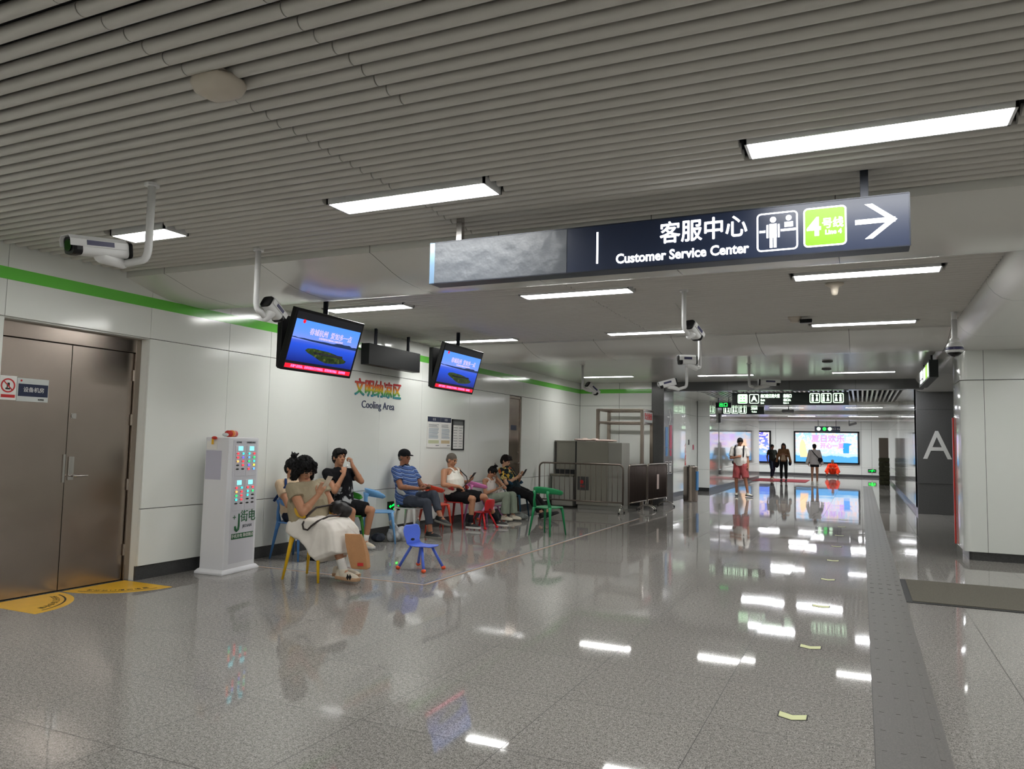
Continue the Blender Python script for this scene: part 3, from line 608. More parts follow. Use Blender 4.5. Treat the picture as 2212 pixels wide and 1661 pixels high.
def tv(TL, TR, BL, label, back_label, px):
    TL, TR, BL = V(TL), V(TR), V(BL); x = (TR - TL); W = x.length; x.normalize(); u = (TL - BL); H = u.length; u.normalize(); n = x.cross(u)
    t = empty('television', (TL + TR) / 2, label, 'television', 'hanging television screens')
    C_ = BL + x * W / 2 + u * H / 2
    MB().obox(C_ - n * .03, x * W / 2, -n * .03, u * H / 2).build('casing', 'black', t, bevel=.006)
    def Q(a, b, c_, d_, z=.001): return [BL + x * (W * a) + u * (H * b) + n * z, BL + x * (W * c_) + u * (H * b) + n * z, BL + x * (W * c_) + u * (H * d_) + n * z, BL + x * (W * a) + u * (H * d_) + n * z]
    def quad(nm, m, a, b, c_, d_, z=.001): return MB().add(Q(a, b, c_, d_, z) + Q(a, b, c_, d_, -.002), [(0, 1, 2, 3), (7, 6, 5, 4), (0, 4, 5, 1), (1, 5, 6, 2), (2, 6, 7, 3), (3, 7, 4, 0)]).build(nm, m, t)
    quad('screen', 'tv_dark', .025, .03, .975, .955); pic_ = quad('picture', 'tv_picture', .03, .16, .97, .835, .002); quad('ticker', 'tv_red', .03, .045, .97, .115, .002)
    isl = MB(); P = [(.24, .36), (.27, .395), (.36, .41), (.46, .40), (.56, .395), (.68, .37), (.78, .33), (.86, .285), (.84, .245), (.76, .22), (.66, .205), (.56, .20), (.46, .235), (.36, .29), (.28, .325)]
    isl.prism([(a * W, b * H) for a, b in P], BL + n * .002, x, u, n * .001).build('island_picture', 'island', t)
    sh = [(.03, .535)] + [(.03 + .94 * k / 24, .545 + .012 * noise.noise(V((k * .7, W, 0))) + (.02 if 15 < k < 22 else 0)) for k in range(25)] + [(.97, .50), (.6, .505), (.3, .515)]
    MB().prism([(a * W, b * H) for a, b in sh], BL + n * .002, x, u, n * .001).build('shoreline_picture', 'treeline', t)
    text('春城杭州  爱如多一点', H * .118, 'tv_text', t, BL + x * W * .55 + u * H * .665 + n * .004, x, u, sx=.98, bold=.0006); text('在杭州遇见西湖诗画人间最美时光', H * .042, 'tv_text', t, BL + x * W * .56 + u * H * .585 + n * .004, x, u)
    text('近期气温较高，请乘客朋友们文明纳凉，看管好随身物品    杭州地铁', H * .05, 'tv_pink', t, BL + x * W * .5 + u * H * .08 + n * .004, x, u, sx=.93)
    MB().prism([(.02 * W * math.cos(a), .02 * W * math.sin(a)) for a in (2 * PI * j / 6 for j in range(6))], BL + x * W * .135 + u * H * .81 + n * .004, x, u, n * .001).build('channel_mark', 'tv_red', t)
    # rear display and ceiling hanger
    MB().box((px - .14, TL.y + .02, BL.z + .03), (px - .08, TR.y - .02, TL.z - .06)).build('rear_display', 'black', t, bevel=.005)
    ym = (TL.y + TR.y) / 2 + .08
    MB().box((px - .1, ym - .25, BL.z + .2), (px + .02, ym + .25, BL.z + .4)).build('bracket', 'dark_metal', t)
    MB().cyl((px - .04, ym, BL.z + .3), (px - .04, ym, 3.1), .028, n=14).build('hanging_pole', 'dark_metal', t, smooth=True)
    return t
tv((-5.2, 6.05, 2.785), (-5.2, 7.21, 2.785), (-5.375, 6.04, 2.153), 'nearer hanging television showing a blue lake and dark island', '', -5.33)
tv((-5.2, 9.09, 2.82), (-5.2, 10.27, 2.81), (-5.375, 9.08, 2.18), 'farther hanging television showing a blue lake and dark island', '', -5.33)
M['display_black'] = pmat('matte black case', (16, 17, 20), .5, spec=.25)
t = empty('display_box', (-6.35, 9.55, 2.7), 'long black unlit display box hanging between the two televisions', 'display'); MB().box((-6.44, 8.86, 2.52), (-6.3, 10.23, 2.82)).build('display_case', 'display_black', t, bevel=.004)
for y in (9.11, 9.98): MB().cyl((-6.37, y, 2.82), (-6.37, y, 3.1), .025, n=12).build('hanging_pole', 'dark_metal', t)
# ================================================================== WALL GRAPHICS
def rainbow():
    m = pmat('rainbow lettering', (200, 60, 40), .35); k = NT(m); g = k.n('TexCoord').outputs['Object']; sp = k.n('SeparateXYZ'); k.l(g, sp.inputs[0])
    k.l(k.ramp(k.math('MULTIPLY_ADD', sp.outputs[2], 4.2, .1), ((0, (36, 96, 168)), (.15, (40, 140, 150)), (.33, (70, 160, 60)), (.5, (220, 190, 40)), (.68, (226, 120, 36)), (.88, (186, 44, 44)))), k.b.inputs['Base Color']); return m
M['rainbow'] = rainbow(); M['navy_letter'] = pmat('navy lettering', (28, 44, 84), .4)
t = empty('wall_lettering', (-6.6, 9.55, 2.1), 'rainbow Chinese characters above navy words Cooling Area on the wall', 'lettering')
text('文明纳凉区', .262, 'rainbow', t, (-6.594, 9.56, 2.195), (0, 1, 0), U_, 'chinese_characters', .004, sx=.93, bold=.004); text('Cooling Area', .155, 'navy_letter', t, (-6.596, 9.56, 1.965), (0, 1, 0), U_, 'english_words', .003, sx=1.02)
def lines(t, y0, y1, z1, z0, n, m, ragged=.3):
    mb = MB(); 
    for i in range(n):
        z = z1 - (z1 - z0) * i / (n - 1); e = y1 - random.random() * ragged * (y1 - y0); mb.box((-6.5855, y0, z - .004), (-6.5845, e, z + .004))
    mb.build('printed_lines', m, t)
M['print_grey'] = pmat('grey print', (108, 112, 118), .6); M['print_blue'] = pmat('blue grey print', (112, 136, 158), .6); M['print_tan'] = pmat('tan print', (206, 186, 148), .6); M['print_green'] = pmat('pale olive print', (196, 200, 164), .6)
def poster(y0, y1, z0, z1, label, dark, blue, foot):
    t = empty('wall_poster', (-6.595, (y0 + y1) / 2, (z0 + z1) / 2), label, 'poster', 'notice posters on the wall')
    MB().box((-6.6, y0, z0), (-6.586, y1, z1)).build('poster_sheet', 'white', t); MB().box((-6.5865, y0, z1 - .085), (-6.5855, y1, z1)).build('header_band', 'navy', t)
    text(dark, .045, 'lettering_white', t, (-6.585, (y0 + y1) / 2, z1 - .045), (0, 1, 0), U_, depth=.0005)
    w = y1 - y0; lines(t, y0 + .08 * w, y1 - .1 * w, z1 - .13, z1 - .17, 3, 'print_grey'); lines(t, y0 + .1 * w, y1 - .12 * w, z1 - .2, z0 + .16, 9, blue, .15)
    MB().box((-6.5865, y0 + .08 * w, z0 + .07), (-6.5855, y1 - .1 * w, z0 + .125)).build('footer_picture', foot, t); MB().box((-6.5865, y1 - .35 * w, z0 + .03), (-6.5855, y1 - .08 * w, z0 + .042)).build('signature_line', 'print_grey', t)
    return t
poster(10.99, 11.42, 1.345, 1.865, 'white notice poster with navy header, left of the pair on the wall', '公 告', 'print_blue', 'print_green'); poster(11.425, 11.79, 1.345, 1.865, 'white notice poster with orange footer, right of the pair on the wall', '公 告', 'print_blue', 'print_tan')
t = empty('framed_notice', (-6.59, 12.05, 1.57), 'narrow framed notice in a thick black frame beside the two posters', 'notice')
MB().box((-6.6, 11.83, 1.30), (-6.588, 12.28, 1.85)).build('notice_sheet', 'white', t); fb = MB()
for a, b, c_, d_ in ((11.83, 12.28, 1.30, 1.325), (11.83, 12.28, 1.825, 1.85), (11.83, 11.86, 1.3, 1.85), (12.25, 12.28, 1.3, 1.85)): fb.box((-6.6, a, c_), (-6.575, b, d_))
fb.build('black_frame', 'black', t, bevel=.002); MB().box((-6.589, 11.86, 1.745), (-6.587, 12.25, 1.825)).build('header_band', 'dark_stone', t); lines(t, 11.89, 12.05, 1.7, 1.37, 8, 'print_grey'); lines(t, 12.09, 12.23, 1.7, 1.37, 8, 'print_grey')
def exitlow(p, ax, n_, w, h, label):
    p, ax, n_ = V(p), V(ax), V(n_); t = empty('exit_sign', p, label, 'exit sign'); MB().obox(p + n_ * .012, ax * w / 2, n_ * .012, V((0, 0, h / 2))).build('sign_case', 'black', t, bevel=.003)
    g = MB(); u = V((0, 0, 1)); q = p + n_ * .025
    g.prism([(-.3 * w, -.06 * h), (0, .1 * h), (.02 * w, -.1 * h), (-.1 * w, -.3 * h), (-.04 * w, -.36 * h), (.1 * w, -.12 * h), (.12 * w, .2 * h), (-.02 * w, .28 * h), (-.2 * w, .12 * h)], q, ax, u, n_ * .002); g.prism([(.1 * h * math.cos(a) + .12 * w, .1 * h * math.sin(a) + .36 * h) for a in (2 * PI * j / 10 for j in range(10))], q, ax, u, n_ * .002)
    g.prism([(-.44 * w, 0), (-.32 * w, .16 * h), (-.32 * w, -.16 * h)], q, ax, u, n_ * .002); g.prism([(.2 * w, -.05 * h), (.4 * w, -.05 * h), (.4 * w, .1 * h), (.2 * w, .1 * h)], q, ax, u, n_ * .002); g.build('running_figure', 'exit_green', t)
exitlow((-6.6, 10.05, .44), (0, 1, 0), (1, 0, 0), .33, .15, 'low green running-man exit sign on the wall behind the white chair')
exitlow((.5, 45, .35), (1, 0, 0), (0, -1, 0), .4, .17, 'low green exit sign on the distant end wall')
# ================================================================== ADVERT LIGHT BOXES
def advert(seed, a, b, c_, d_):
    m = pmat('advert print %d' % seed, (20, 20, 24), .2); k = NT(m); g = k.n('TexCoord').outputs['Generated']; sp = k.n('SeparateXYZ'); k.l(g, sp.inputs[0]); mp = k.n('Mapping'); mp.inputs['Location'].default_value = (seed, 0, seed * 3); mp.inputs['Scale'].default_value = (2.2, 1, 1.3); k.l(g, mp.inputs[0])
    n1 = k.noise(mp.outputs[0], 2.2, 4, .6); n2 = k.noise(mp.outputs[0], 7, 4, .6)
    base = k.ramp(k.math('ADD', sp.outputs[2], k.math('MULTIPLY', k.math('SUBTRACT', n1, .5), .35)), ((0, a), (.2, a), (.24, b), (.6, c_), (1, d_)))
    blob = k.ramp(n2, ((.5, (250, 236, 236)), (.57, (250, 214, 226)), (.66, (246, 224, 170)), (.75, (206, 200, 244))))
    k.l(k.mix(k.math('MULTIPLY', k.math('GREATER_THAN', n2, .5), k.math('GREATER_THAN', sp.outputs[2], .3)), base, blob), k.b.inputs['Emission Color']); k.b.inputs['Emission Strength'].default_value = .62; return m
M['ad1'] = advert(3, (84, 170, 236), (190, 226, 250), (214, 222, 250), (160, 214, 250)); M['ad2'] = advert(8, (90, 130, 236), (150, 200, 250), (120, 140, 240), (90, 90, 230))
def lightbox(x0, x1, z0, z1, y, mat, label):
    t = empty('advert_light_box', ((x0 + x1) / 2, y, (z0 + z1) / 2), label, 'advert'); fr = MB(); w = .09
    for a, b, c_, d_ in ((x0, x1, z0, z0 + w), (x0, x1, z1 - w, z1), (x0, x0 + w, z0, z1), (x1 - w, x1, z0, z1)): fr.box((a, y - .09, c_), (b, y, d_))
    fr.build('black_frame', 'black', t); MB().box((x0 + w, y - .06, z0 + w), (x1 - w, y - .01, z1 - w)).build('lit_print', mat, t); return t
t = lightbox(-3.4, -.09, .66, 2.43, 45, 'ad1', 'large lit blue and white advert with yellow and pink shapes')
sh = MB(); yf = 44.935
M['ad_tan'] = emat('advert tan figure', (246, 196, 150), .6); M['ad_blue'] = emat('advert blue figure', (40, 140, 226), .6); M['ad_lilac'] = emat('advert lilac lettering', (190, 150, 226), .6)
MB().prism([(-.12, -.5), (.3, -.5), (.2, -.1), (.12, .3), (0, .5), (-.12, .3), (-.16, -.1)], (-2.95, yf, 1.5), X_, U_, (0, -.004, 0)).build('tan_shape', 'ad_tan', t)
MB().prism([(-.14, -.3), (.14, -.3), (.16, .1), (.3, .2), (.1, .25), (-.12, .25), (-.34, .2), (-.16, .05)], (-.75, yf, 1.55), X_, U_, (0, -.004, 0)).build('blue_shape', 'ad_blue', t)
text('夏日欢乐', .42, 'ad_lilac', t, (-1.65, yf - .004, 2.0), X_, U_, bold=.01); text('开心一夏', .3, 'ad_lilac', t, (-1.45, yf - .004, 1.62), X_, U_, bold=.008)
lightbox(-8.2, -4.6, .62, 2.43, 45, 'ad2', 'lit violet and blue advert cut off by the corridor wall')
# ================================================================== SECURITY CAMERAS
M['sticker_navy'] = pmat('navy print on housing', (52, 52, 92), .4); M['lens'] = pmat('lens glass', (8, 8, 12), .08)
def cctv(top, z1, bend, joint, cc, d, L, r, label, under=True, cap_='black'):
    """pole down from the ceiling, curved arm, bullet housing with a sunshield"""
    t = empty('security_camera', top, label, 'security camera', 'bullet cameras hung from the ceiling'); top, bend, joint, cc, d = V(top), V(bend), V(joint), V(cc), V(d).normalized()
    pts = [top, V((top.x, top.y, z1))]
    for k in range(1, 7):
        a = k / 6; p = V((top.x, top.y, z1)); q = bend; pts.append(p * (1 - a) ** 2 + V((p.x, p.y, q.z)) * 2 * a * (1 - a) + q * a * a)
    pts.append(joint); MB().tube(pts, .024, 12).build('pole', 'white_paint', t, smooth=True)
    MB().cyl(top - V((0, 0, .0)), top - V((0, 0, .02)), .045).build('ceiling_plate', 'white_paint', t)
    s_ = d.cross(V((0, 0, 1))).normalized(); u = s_.cross(d)
    br = MB(); br.cap(joint, cc - u * r * .9, .03, .045, n=10); br.build('bracket', 'white_paint', t, smooth=True)
    hb = MB(); hb.loft([[cc + d * a + s_ * (x * k) + u * (y * k) for x, y in rrect(r * 2, r * 2, r * .5, 3)] for a, k in ((-L * .5, .8), (-L * .46, 1), (L * .46, 1), (L * .5, .95))]); hs = hb.build('housing', 'white_paint', t, bevel=.004)
    MB().loft([[cc + d * a + s_ * (x * k) + u * (y * k) for x, y in rrect(r * 2, r * 2, r * .5, 3)] for a, k in ((L * .42, 1.06), (L * .52, 1.06), (L * .58, .98))]).build('front_bezel', cap_, t)
    MB().cyl(cc + d * L * .575, cc + d * L * .6, r * .72, n=20).build('lens', 'lens', t)
    MB().loft([[cc + d * a + s_ * (x * k) + u * (y * k) for x, y in rrect(r * 2, r * 2, r * .5, 3)] for a, k in ((-L * .52, .98), (-L * .44, 1.05))]).build('rear_cap', cap_, t)
    sh = MB(); P = [(-r * 1.15, -r * .1), (-r * 1.15, r * .7), (-r * .8, r * 1.15), (r * .8, r * 1.15), (r * 1.15, r * .7), (r * 1.15, -r * .1), (r * 1.1, -r * .1), (r * 1.1, r * .68), (r * .78, r * 1.1), (-r * .78, r * 1.1), (-r * 1.1, r * .68), (-r * 1.1, -r * .1)]
    sh.loft([[cc + d * a + s_ * x + u * y for x, y in P] for a in (-L * .4, L * .64)]).build('sunshield', 'white_paint', t)
    for sg in (-1, 1): MB().obox(cc + d * L * .1 + s_ * sg * r * 1.16 + u * r * .35, d * L * .25, s_ * .0015, u * r * .28).build('side_print', 'sticker_navy', t)
    return t
cctv((-4.11, 3.36, 3.06), 2.66, (-4.16, 3.345, 2.56), (-4.26, 3.3, 2.535), (-4.27, 3.15, 2.6), (-.12, -.95, -.12), .34, .052, 'large white bullet camera nearest, above the steel door')
cctv((-4.66, 4.9, 3.06), 2.62, (-4.63, 4.93, 2.52), (-4.62, 4.98, 2.47), (-4.60, 5.04, 2.56), (-.02, .84, -.54), .2, .052, 'drooping white bullet camera beside the nearer television')
cctv((-1.64, 7.77, 3.06), 2.72, (-1.62, 7.79, 2.64), (-1.6, 7.83, 2.58), (-1.565, 7.87, 2.65), (.3, .8, -.5), .2, .055, 'drooping bullet camera in front of the middle ceiling light')
cctv((-1.99, 10.46, 3.06), 2.6, (-1.99, 10.44, 2.53), (-2.03, 10.42, 2.51), (-2.13, 10.36, 2.62), (-.9, -.55, 0), .22, .06, 'level black-fronted bullet camera directly over another camera')
cctv((-2.59, 12.5, 3.03), 2.5, (-2.63, 12.46, 2.41), (-2.71, 12.42, 2.38), (-2.85, 12.32, 2.47), (-.95, -.5, -.3), .26, .055, 'white bullet camera tilted down left of the portal sign')
cctv((-1.89, 14.73, 3.03), 2.68, (-1.87, 14.72, 2.6), (-1.78, 14.7, 2.56), (-1.56, 14.75, 2.66), (1, .4, -.02), .34, .055, 'white bullet camera pointing right above the portal sign')
cctv((-5.0, 14.23, 3.03), 2.62, (-4.98, 14.25, 2.55), (-4.94, 14.28, 2.53), (-4.84, 14.33, 2.56), (.5, .65, -.6), .27, .055, 'drooping bullet camera near the hall end wall')
# distant camera in the corridor
t = empty('security_camera', (-2.2, 27, 2.96), 'small distant dark camera below the portal sign', 'security camera'); MB().cyl((-2.2, 27, 2.84), (-2.2, 27, 2.72), .02).build('pole', 'dark_metal', t); MB().box((-2.4, 26.85, 2.64), (-2.02, 27.1, 2.74)).build('housing', 'dark_stone', t, bevel=.02)
t = empty('security_camera', (-.4, 40, 2.86), 'tiny tilted camera beside the distant hanging sign', 'security camera'); MB().cyl((-.52, 40, 2.86), (-.52, 40, 2.6), .015).build('pole', 'dark_metal', t); MB().obox((-.36, 40, 2.68), V((.17, 0, .05)), V((0, .06, 0)), V((-.015, 0, .05))).build('housing', 'dark_stone', t, bevel=.01)
# ball camera
t = empty('ball_camera', (1.0, 10.0, 2.84), 'round white ball camera with two dark bands beside the white column', 'security camera'); bx_, by_ = .99, 10.0
MB().lathe((bx_, by_, 0), [(.03, 2.97), (.03, 2.76), (.05, 2.74), (.05, 2.7)]).build('pole', 'white_paint', t, smooth=True)
def sph(z0, z1, R_, zc, k=8): return [(max(.001, math.sqrt(max(0, R_ * R_ - (z - zc) ** 2))), z) for z in (z0 + (z1 - z0) * i / k for i in range(k + 1))]
zc = 2.625; MB().lathe((bx_, by_, 0), sph(zc + .094, zc + .022, .095, zc)).build('upper_shell', 'white_paint', t, smooth=True); MB().lathe((bx_, by_, 0), sph(zc + .022, zc - .012, .091, zc, 4)).build('dark_band', 'sticker_navy', t, smooth=True)
MB().lathe((bx_, by_, 0), sph(zc - .012, zc - .04, .095, zc, 4)).build('lower_shell', 'white_paint', t, smooth=True); MB().lathe((bx_, by_, 0), sph(zc - .04, zc - .09, .088, zc, 6)).build('dome_window', 'lens', t, smooth=True)
MB().cyl((bx_, by_, 2.97), (bx_, by_, 3.2), .03).build('upper_pole', 'white_paint', t)
# ceiling devices
M['offwhite'] = pmat('off-white plastic', (196, 186, 172), .4)
t = empty('wireless_antenna', (-2.62, 2.47, 3.05), 'white rounded dome antenna on the slats, upper left', 'antenna')
MB().loft([[V((-2.62 + x * k, 2.46 + y * k, z)) for x, y in rrect(.23, .19, .07, 6)] for z, k in ((3.06, .92), (3.045, 1), (3.03, 1.0), (3.0, .86), (2.985, .62), (2.978, .3))]).build('dome', 'offwhite', t, smooth=True); MB().box((-2.7, 2.38, 3.045), (-2.54, 2.54, 3.075)).build('mounting_plate', 'offwhite', t)
t = empty('ceiling_antenna', (-.215, 7.91, 3.05), 'small cream mushroom-shaped antenna on the middle ceiling bay', 'antenna'); MB().lathe((-.215, 7.91, 0), [(.085, 3.055), (.085, 3.04), (.07, 3.03), (.04, 3.015), (.032, 2.97), (.025, 2.945), (.008, 2.935)]).build('body', 'offwhite', t, smooth=True)
t = empty('ceiling_detector', (-.68, 9.81, 3.05), 'dark-rimmed round ceiling detector with a small arm in the middle bay', 'detector'); MB().lathe((-.72, 9.81, 0), [(.08, 3.06), (.08, 3.035), (.06, 3.02), (.05, 2.99), (.01, 2.985)]).build('body', 'offwhite', t, smooth=True); MB().box((-.66, 9.77, 2.975), (-.52, 9.85, 3.02)).build('side_arm', 'black', t, bevel=.005)
for i, (x, y) in enumerate(((-.53, 14.6), (-.6, 16.0))):
    t = empty('smoke_detector', (x, y, 3.02), 'small flat dark disc on the last ceiling bay, ' + ('the nearer one', 'the farther one')[i], 'smoke detector', 'smoke detectors'); MB().lathe((x, y, 0), [(.09, 3.022), (.09, 3.0), (.05, 2.985)]).build('disc', 'dark_stone', t, smooth=True)
# ================================================================== CHARGING KIOSK
M['kiosk_white'] = pmat('kiosk white', (222, 222, 226), .35); M['kiosk_grey'] = pmat('kiosk face', (206, 205, 212), .4); M['logo_green'] = pmat('dark green print', (24, 92, 52), .45); M['paper'] = pmat('lavender paper', (186, 184, 200), .7); M['slot'] = pmat('slot black', (14, 12, 14), .6)
P0, P1, P2 = V((-6.47, 6.09, 0)), V((-6.105, 6.11, 0)), V((-6.17, 6.70, 0)); P3 = P0 + P2 - P1
t = empty('charging_kiosk', (P0 + P2) / 2, 'tall white power-bank rental kiosk with coloured glowing slots and green logo', 'kiosk')
c0 = (P0 + P2) / 2
def ringk(k, z): return [c0 + (p - c0) * k + V((0, 0, z)) for p in (P0, P1, P2, P3)]
MB().loft([ringk(.96, .03), ringk(.88, .06), ringk(.86, 1.44), ringk(.845, 1.45)]).build('cabinet_body', 'kiosk_white', t, bevel=.012)
MB().loft([ringk(1.03, 0), ringk(1.03, .022), ringk(.93, .05)]).build('base_plinth', 'kiosk_white', t, bevel=.004)
kx = (P2 - P1).normalized(); kn = kx.cross(V((0, 0, 1))); K0 = c0 + (P1 - c0) * .86; KW = (P2 - P1).length * .86
def K(u, z, d=.004): return K0 + kx * (u * KW) + V((0, 0, z)) + kn * d
MB().obox(K(.54, .76, .002), kx * KW * .40, kn * .002, V((0, 0, .66))).build('front_panel', 'kiosk_grey', t, bevel=.002)
M['kscreen'] = emat('kiosk screen', (120, 214, 226), .8)
LC = {'r': (255, 60, 70), 'g': (40, 220, 110), 'c': (60, 220, 220), 'b': (100, 90, 255), 'y': (240, 220, 70), 'o': (255, 170, 90), 'w': (90, 160, 255)}
for k_, c_ in LC.items(): M['led_' + k_] = emat('slot light ' + k_, c_, 1.1)
blocks = [(.40, 1.36, 'rcrbo..r..', ), (.75, 1.36, 'crwgg.wyb.'), (.40, .99, 'rcorgrcr..'), (.75, .99, 'rrcgc.....')]
for bi, (u0, z0, pat) in enumerate(((.37, 1.33, 'rcrborkrkk'), (.74, 1.33, 'crwggcbyrw'), (.37, .96, 'rcorgrcrkk'), (.74, .96, 'rrcgckkkkk'))):
    blk = MB().obox(K(u0 + .0, z0 - .135, .005), kx * KW * .165, kn * .003, V((0, 0, .165))).build('slot_block', 'kiosk_grey', t, bevel=.003)
    MB().obox(K(u0, z0, .0095), kx * .036, kn * .0015, V((0, 0, .024))).build('small_screen', 'kscreen', blk)
    for j, ch in enumerate(pat):
        r_, c_ = j // 2, j % 2; p = K(u0 + (-.085 if c_ == 0 else .085), z0 - .055 - r_ * .042, .009)
        MB().prism([(.026 * math.cos(a), .0085 * math.sin(a)) for a in (2 * PI * q / 16 for q in range(16))], p, kx, U_, kn * .002).build('slot', 'slot', blk)
        if ch != 'k': MB().loft([[p + kn * (.003 + dn) + kx * (r * 1.5 * math.cos(a)) + V((0, 0, r * math.sin(a))) for a in (2 * PI * q / 14 for q in range(14))] for r, dn in ((.011, 0), (.011, .002), (.005, .002), (.005, 0))], closed=True).build('slot_light', 'led_' + ch, blk)
lg = MB(); lg.tube([K(.42, .625, .004), K(.42, .49, .004), K(.40, .455, .004), K(.355, .445, .004), K(.315, .46, .004), K(.30, .495, .004)], .011, 10, rs=[.010, .013, .015, .016, .016, .012]); lg.prism([(-.025, -.005), (.025, -.005), (.025, .005), (-.025, .005)], K(.27, .59, .006), kx, U_, kn * .001); lg.prism([(-.005, -.022), (.005, -.022), (.005, .022), (-.005, .022)], K(.27, .59, .006), kx, U_, kn * .001); lg.build('logo_mark', 'logo_green', t)
text('街电', .135, 'logo_green', t, K(.72, .585, .006), kx, U_, sx=.95); text('JIEDIAN', .045, 'print_grey', t, K(.70, .485, .006), kx, U_)
bn = MB().obox(K(.56, .385, .005), kx * KW * .36, kn * .001, V((0, 0, .03))).build('green_banner', 'logo_green', t); text('手机充电 随借随还', .045, 'lettering_white', t, K(.56, .385, .0075), kx, U_, depth=.0005)
text('杭港地铁', .022, 'print_grey', t, K(.32, 1.395, .005), kx, U_); text('扫码租借充电宝', .022, 'print_grey', t, K(.72, 1.395, .005), kx, U_)
# side papers
sx_ = (P1 - P0).normalized(); sn = sx_.cross(V((0, 0, 1))); Q0 = c0 + (P0 - c0) * .86
MB().obox(Q0 + sx_ * .12 + V((0, 0, 1.15)) + sn * .003, sx_ * .105, sn * .0015, V((0, 0, .155))).build('paper_sheet', 'paper', t, label='lavender notice sheet'); MB().obox(Q0 + sx_ * .09 + V((0, 0, 1.36)) + sn * .003, sx_ * .07, sn * .0015, V((0, 0, .045))).build('paper_sheet', 'white', t, label='small white notice')
M['red_foil'] = pmat('red orange wrapper', (196, 44, 30), .3); M['orange_foil'] = pmat('orange wrapper', (222, 130, 50), .3)
r_ = empty('packet', (-6.27, 6.3, 1.45), 'red and orange packet lying on top of the white kiosk', 'packet'); rp = V((-6.27, 6.26, 1.488)); MB().cyl(rp, rp + V((-.05, .16, 0)), .036, n=18).build('red_roll', 'red_foil', r_, smooth=True); MB().cyl(rp + V((-.001, .05, .002)), rp + V((-.03, .1, .002)), .037, n=18).build('orange_band', 'orange_foil', r_, smooth=True); MB().ell(rp + V((.01, -.04, -.012)), (.03, .035, .02)).build('clear_end', 'plate', r_, smooth=True)
r_ = empty('ribbon_tag', (-6.32, 6.12, 1.43), 'small red and yellow tag hanging at the kiosk top edge', 'tag'); MB().ell((-6.31, 6.115, 1.44), (.04, .014, .018)).build('red_bow', 'red_foil', r_, smooth=True); MB().obox((-6.33, 6.112, 1.40), V((.012, 0, 0)), V((0, .004, 0)), V((0, 0, .03))).build('yellow_tail', 'yellow_sticker', r_)
# ================================================================== COUNTERS, FRAME, BARRIERS, BIN
M['counter'] = pmat('beige grey laminate', (156, 153, 142), .4, nscale=2, namt=.04); M['counter2'] = pmat('pale grey laminate', (172, 171, 164), .35); M['counter_dark'] = pmat('dark counter edge', (30, 31, 34), .5); M['metal_top'] = pmat('brushed metal top', (140, 136, 126), .35, .8)
t = empty('service_counter', (-6.35, 16.8, 0), 'grey counter cabinet with a slanted shelf and raised back panel by the wall', 'counter')
MB().box((-6.55, 16.55, .03), (-6.02, 17.15, .72)).build('cabinet_body', 'counter2', t, bevel=.03); MB().box((-6.58, 16.5, .72), (-5.98, 17.2, .76)).build('counter_top', 'metal_top', t, bevel=.006); MB().box((-6.5, 16.7, .76), (-6.0, 17.2, .86)).build('dark_recess', 'counter_dark', t)
MB().box((-6.55, 16.85, .86), (-6.0, 17.25, 1.5)).build('raised_panel', 'counter', t, bevel=.004); MB().box((-6.58, 16.8, 1.5), (-5.97, 17.3, 1.53)).build('top_cap', 'metal_top', t, bevel=.004); MB().box((-6.57, 16.86, .04), (-6.55, 17.25, 1.5)).build('side_edge', 'counter_dark', t)
t = empty('service_counter', (-5.4, 17, 0), 'tall plain beige screen counter with stepped right end behind the barrier', 'counter')
MB().box((-5.97, 16.55, .06), (-5.92, 17.2, 1.52)).build('side_edge', 'counter_dark', t); MB().box((-5.92, 16.5, .09), (-5.17, 17.15, 1.52)).build('main_panel', 'counter', t, bevel=.003); MB().box((-5.17, 16.52, .09), (-4.86, 17.15, 1.50)).build('end_panel', 'counter2', t, bevel=.003); MB().box((-5.9, 16.56, 0), (-4.88, 17.1, .09)).build('plinth', 'counter2', t)
M['pink_paper'] = pmat('pinkish cloth', (190, 170, 162), .8)
o = fuse(MB().ell((-5.75, 16.85, 1.553), (.28, .14, .022)).ell((-5.35, 16.83, 1.545), (.3, .14, .022)).ell((-6.0, 16.95, 1.556), (.15, .1, .02)).ell((-5.6, 16.8, 1.56), (.1, .08, .03)).ell((-5.85, 16.85, 1.57), (.08, .1, .028)), 'folded_cloth', 'pink_paper', None, .01, 2, .005, 14); tag(o, 'crumpled pinkish cloth lying along the counter tops', 'cloth')
t = empty('notice_board', (-5.78, 16.49, .5), 'square plate with red print leaning on the tall counter behind the barrier', 'board'); MB().box((-5.88, 16.47, .42), (-5.62, 16.495, .72)).build('board', 'dark_stone', t); MB().cyl((-5.78, 16.465, .6), (-5.78, 16.47, .6), .045).build('red_print', 'red', t); text('禁止', .06, 'red', t, (-5.76, 16.468, .5), X_, U_)
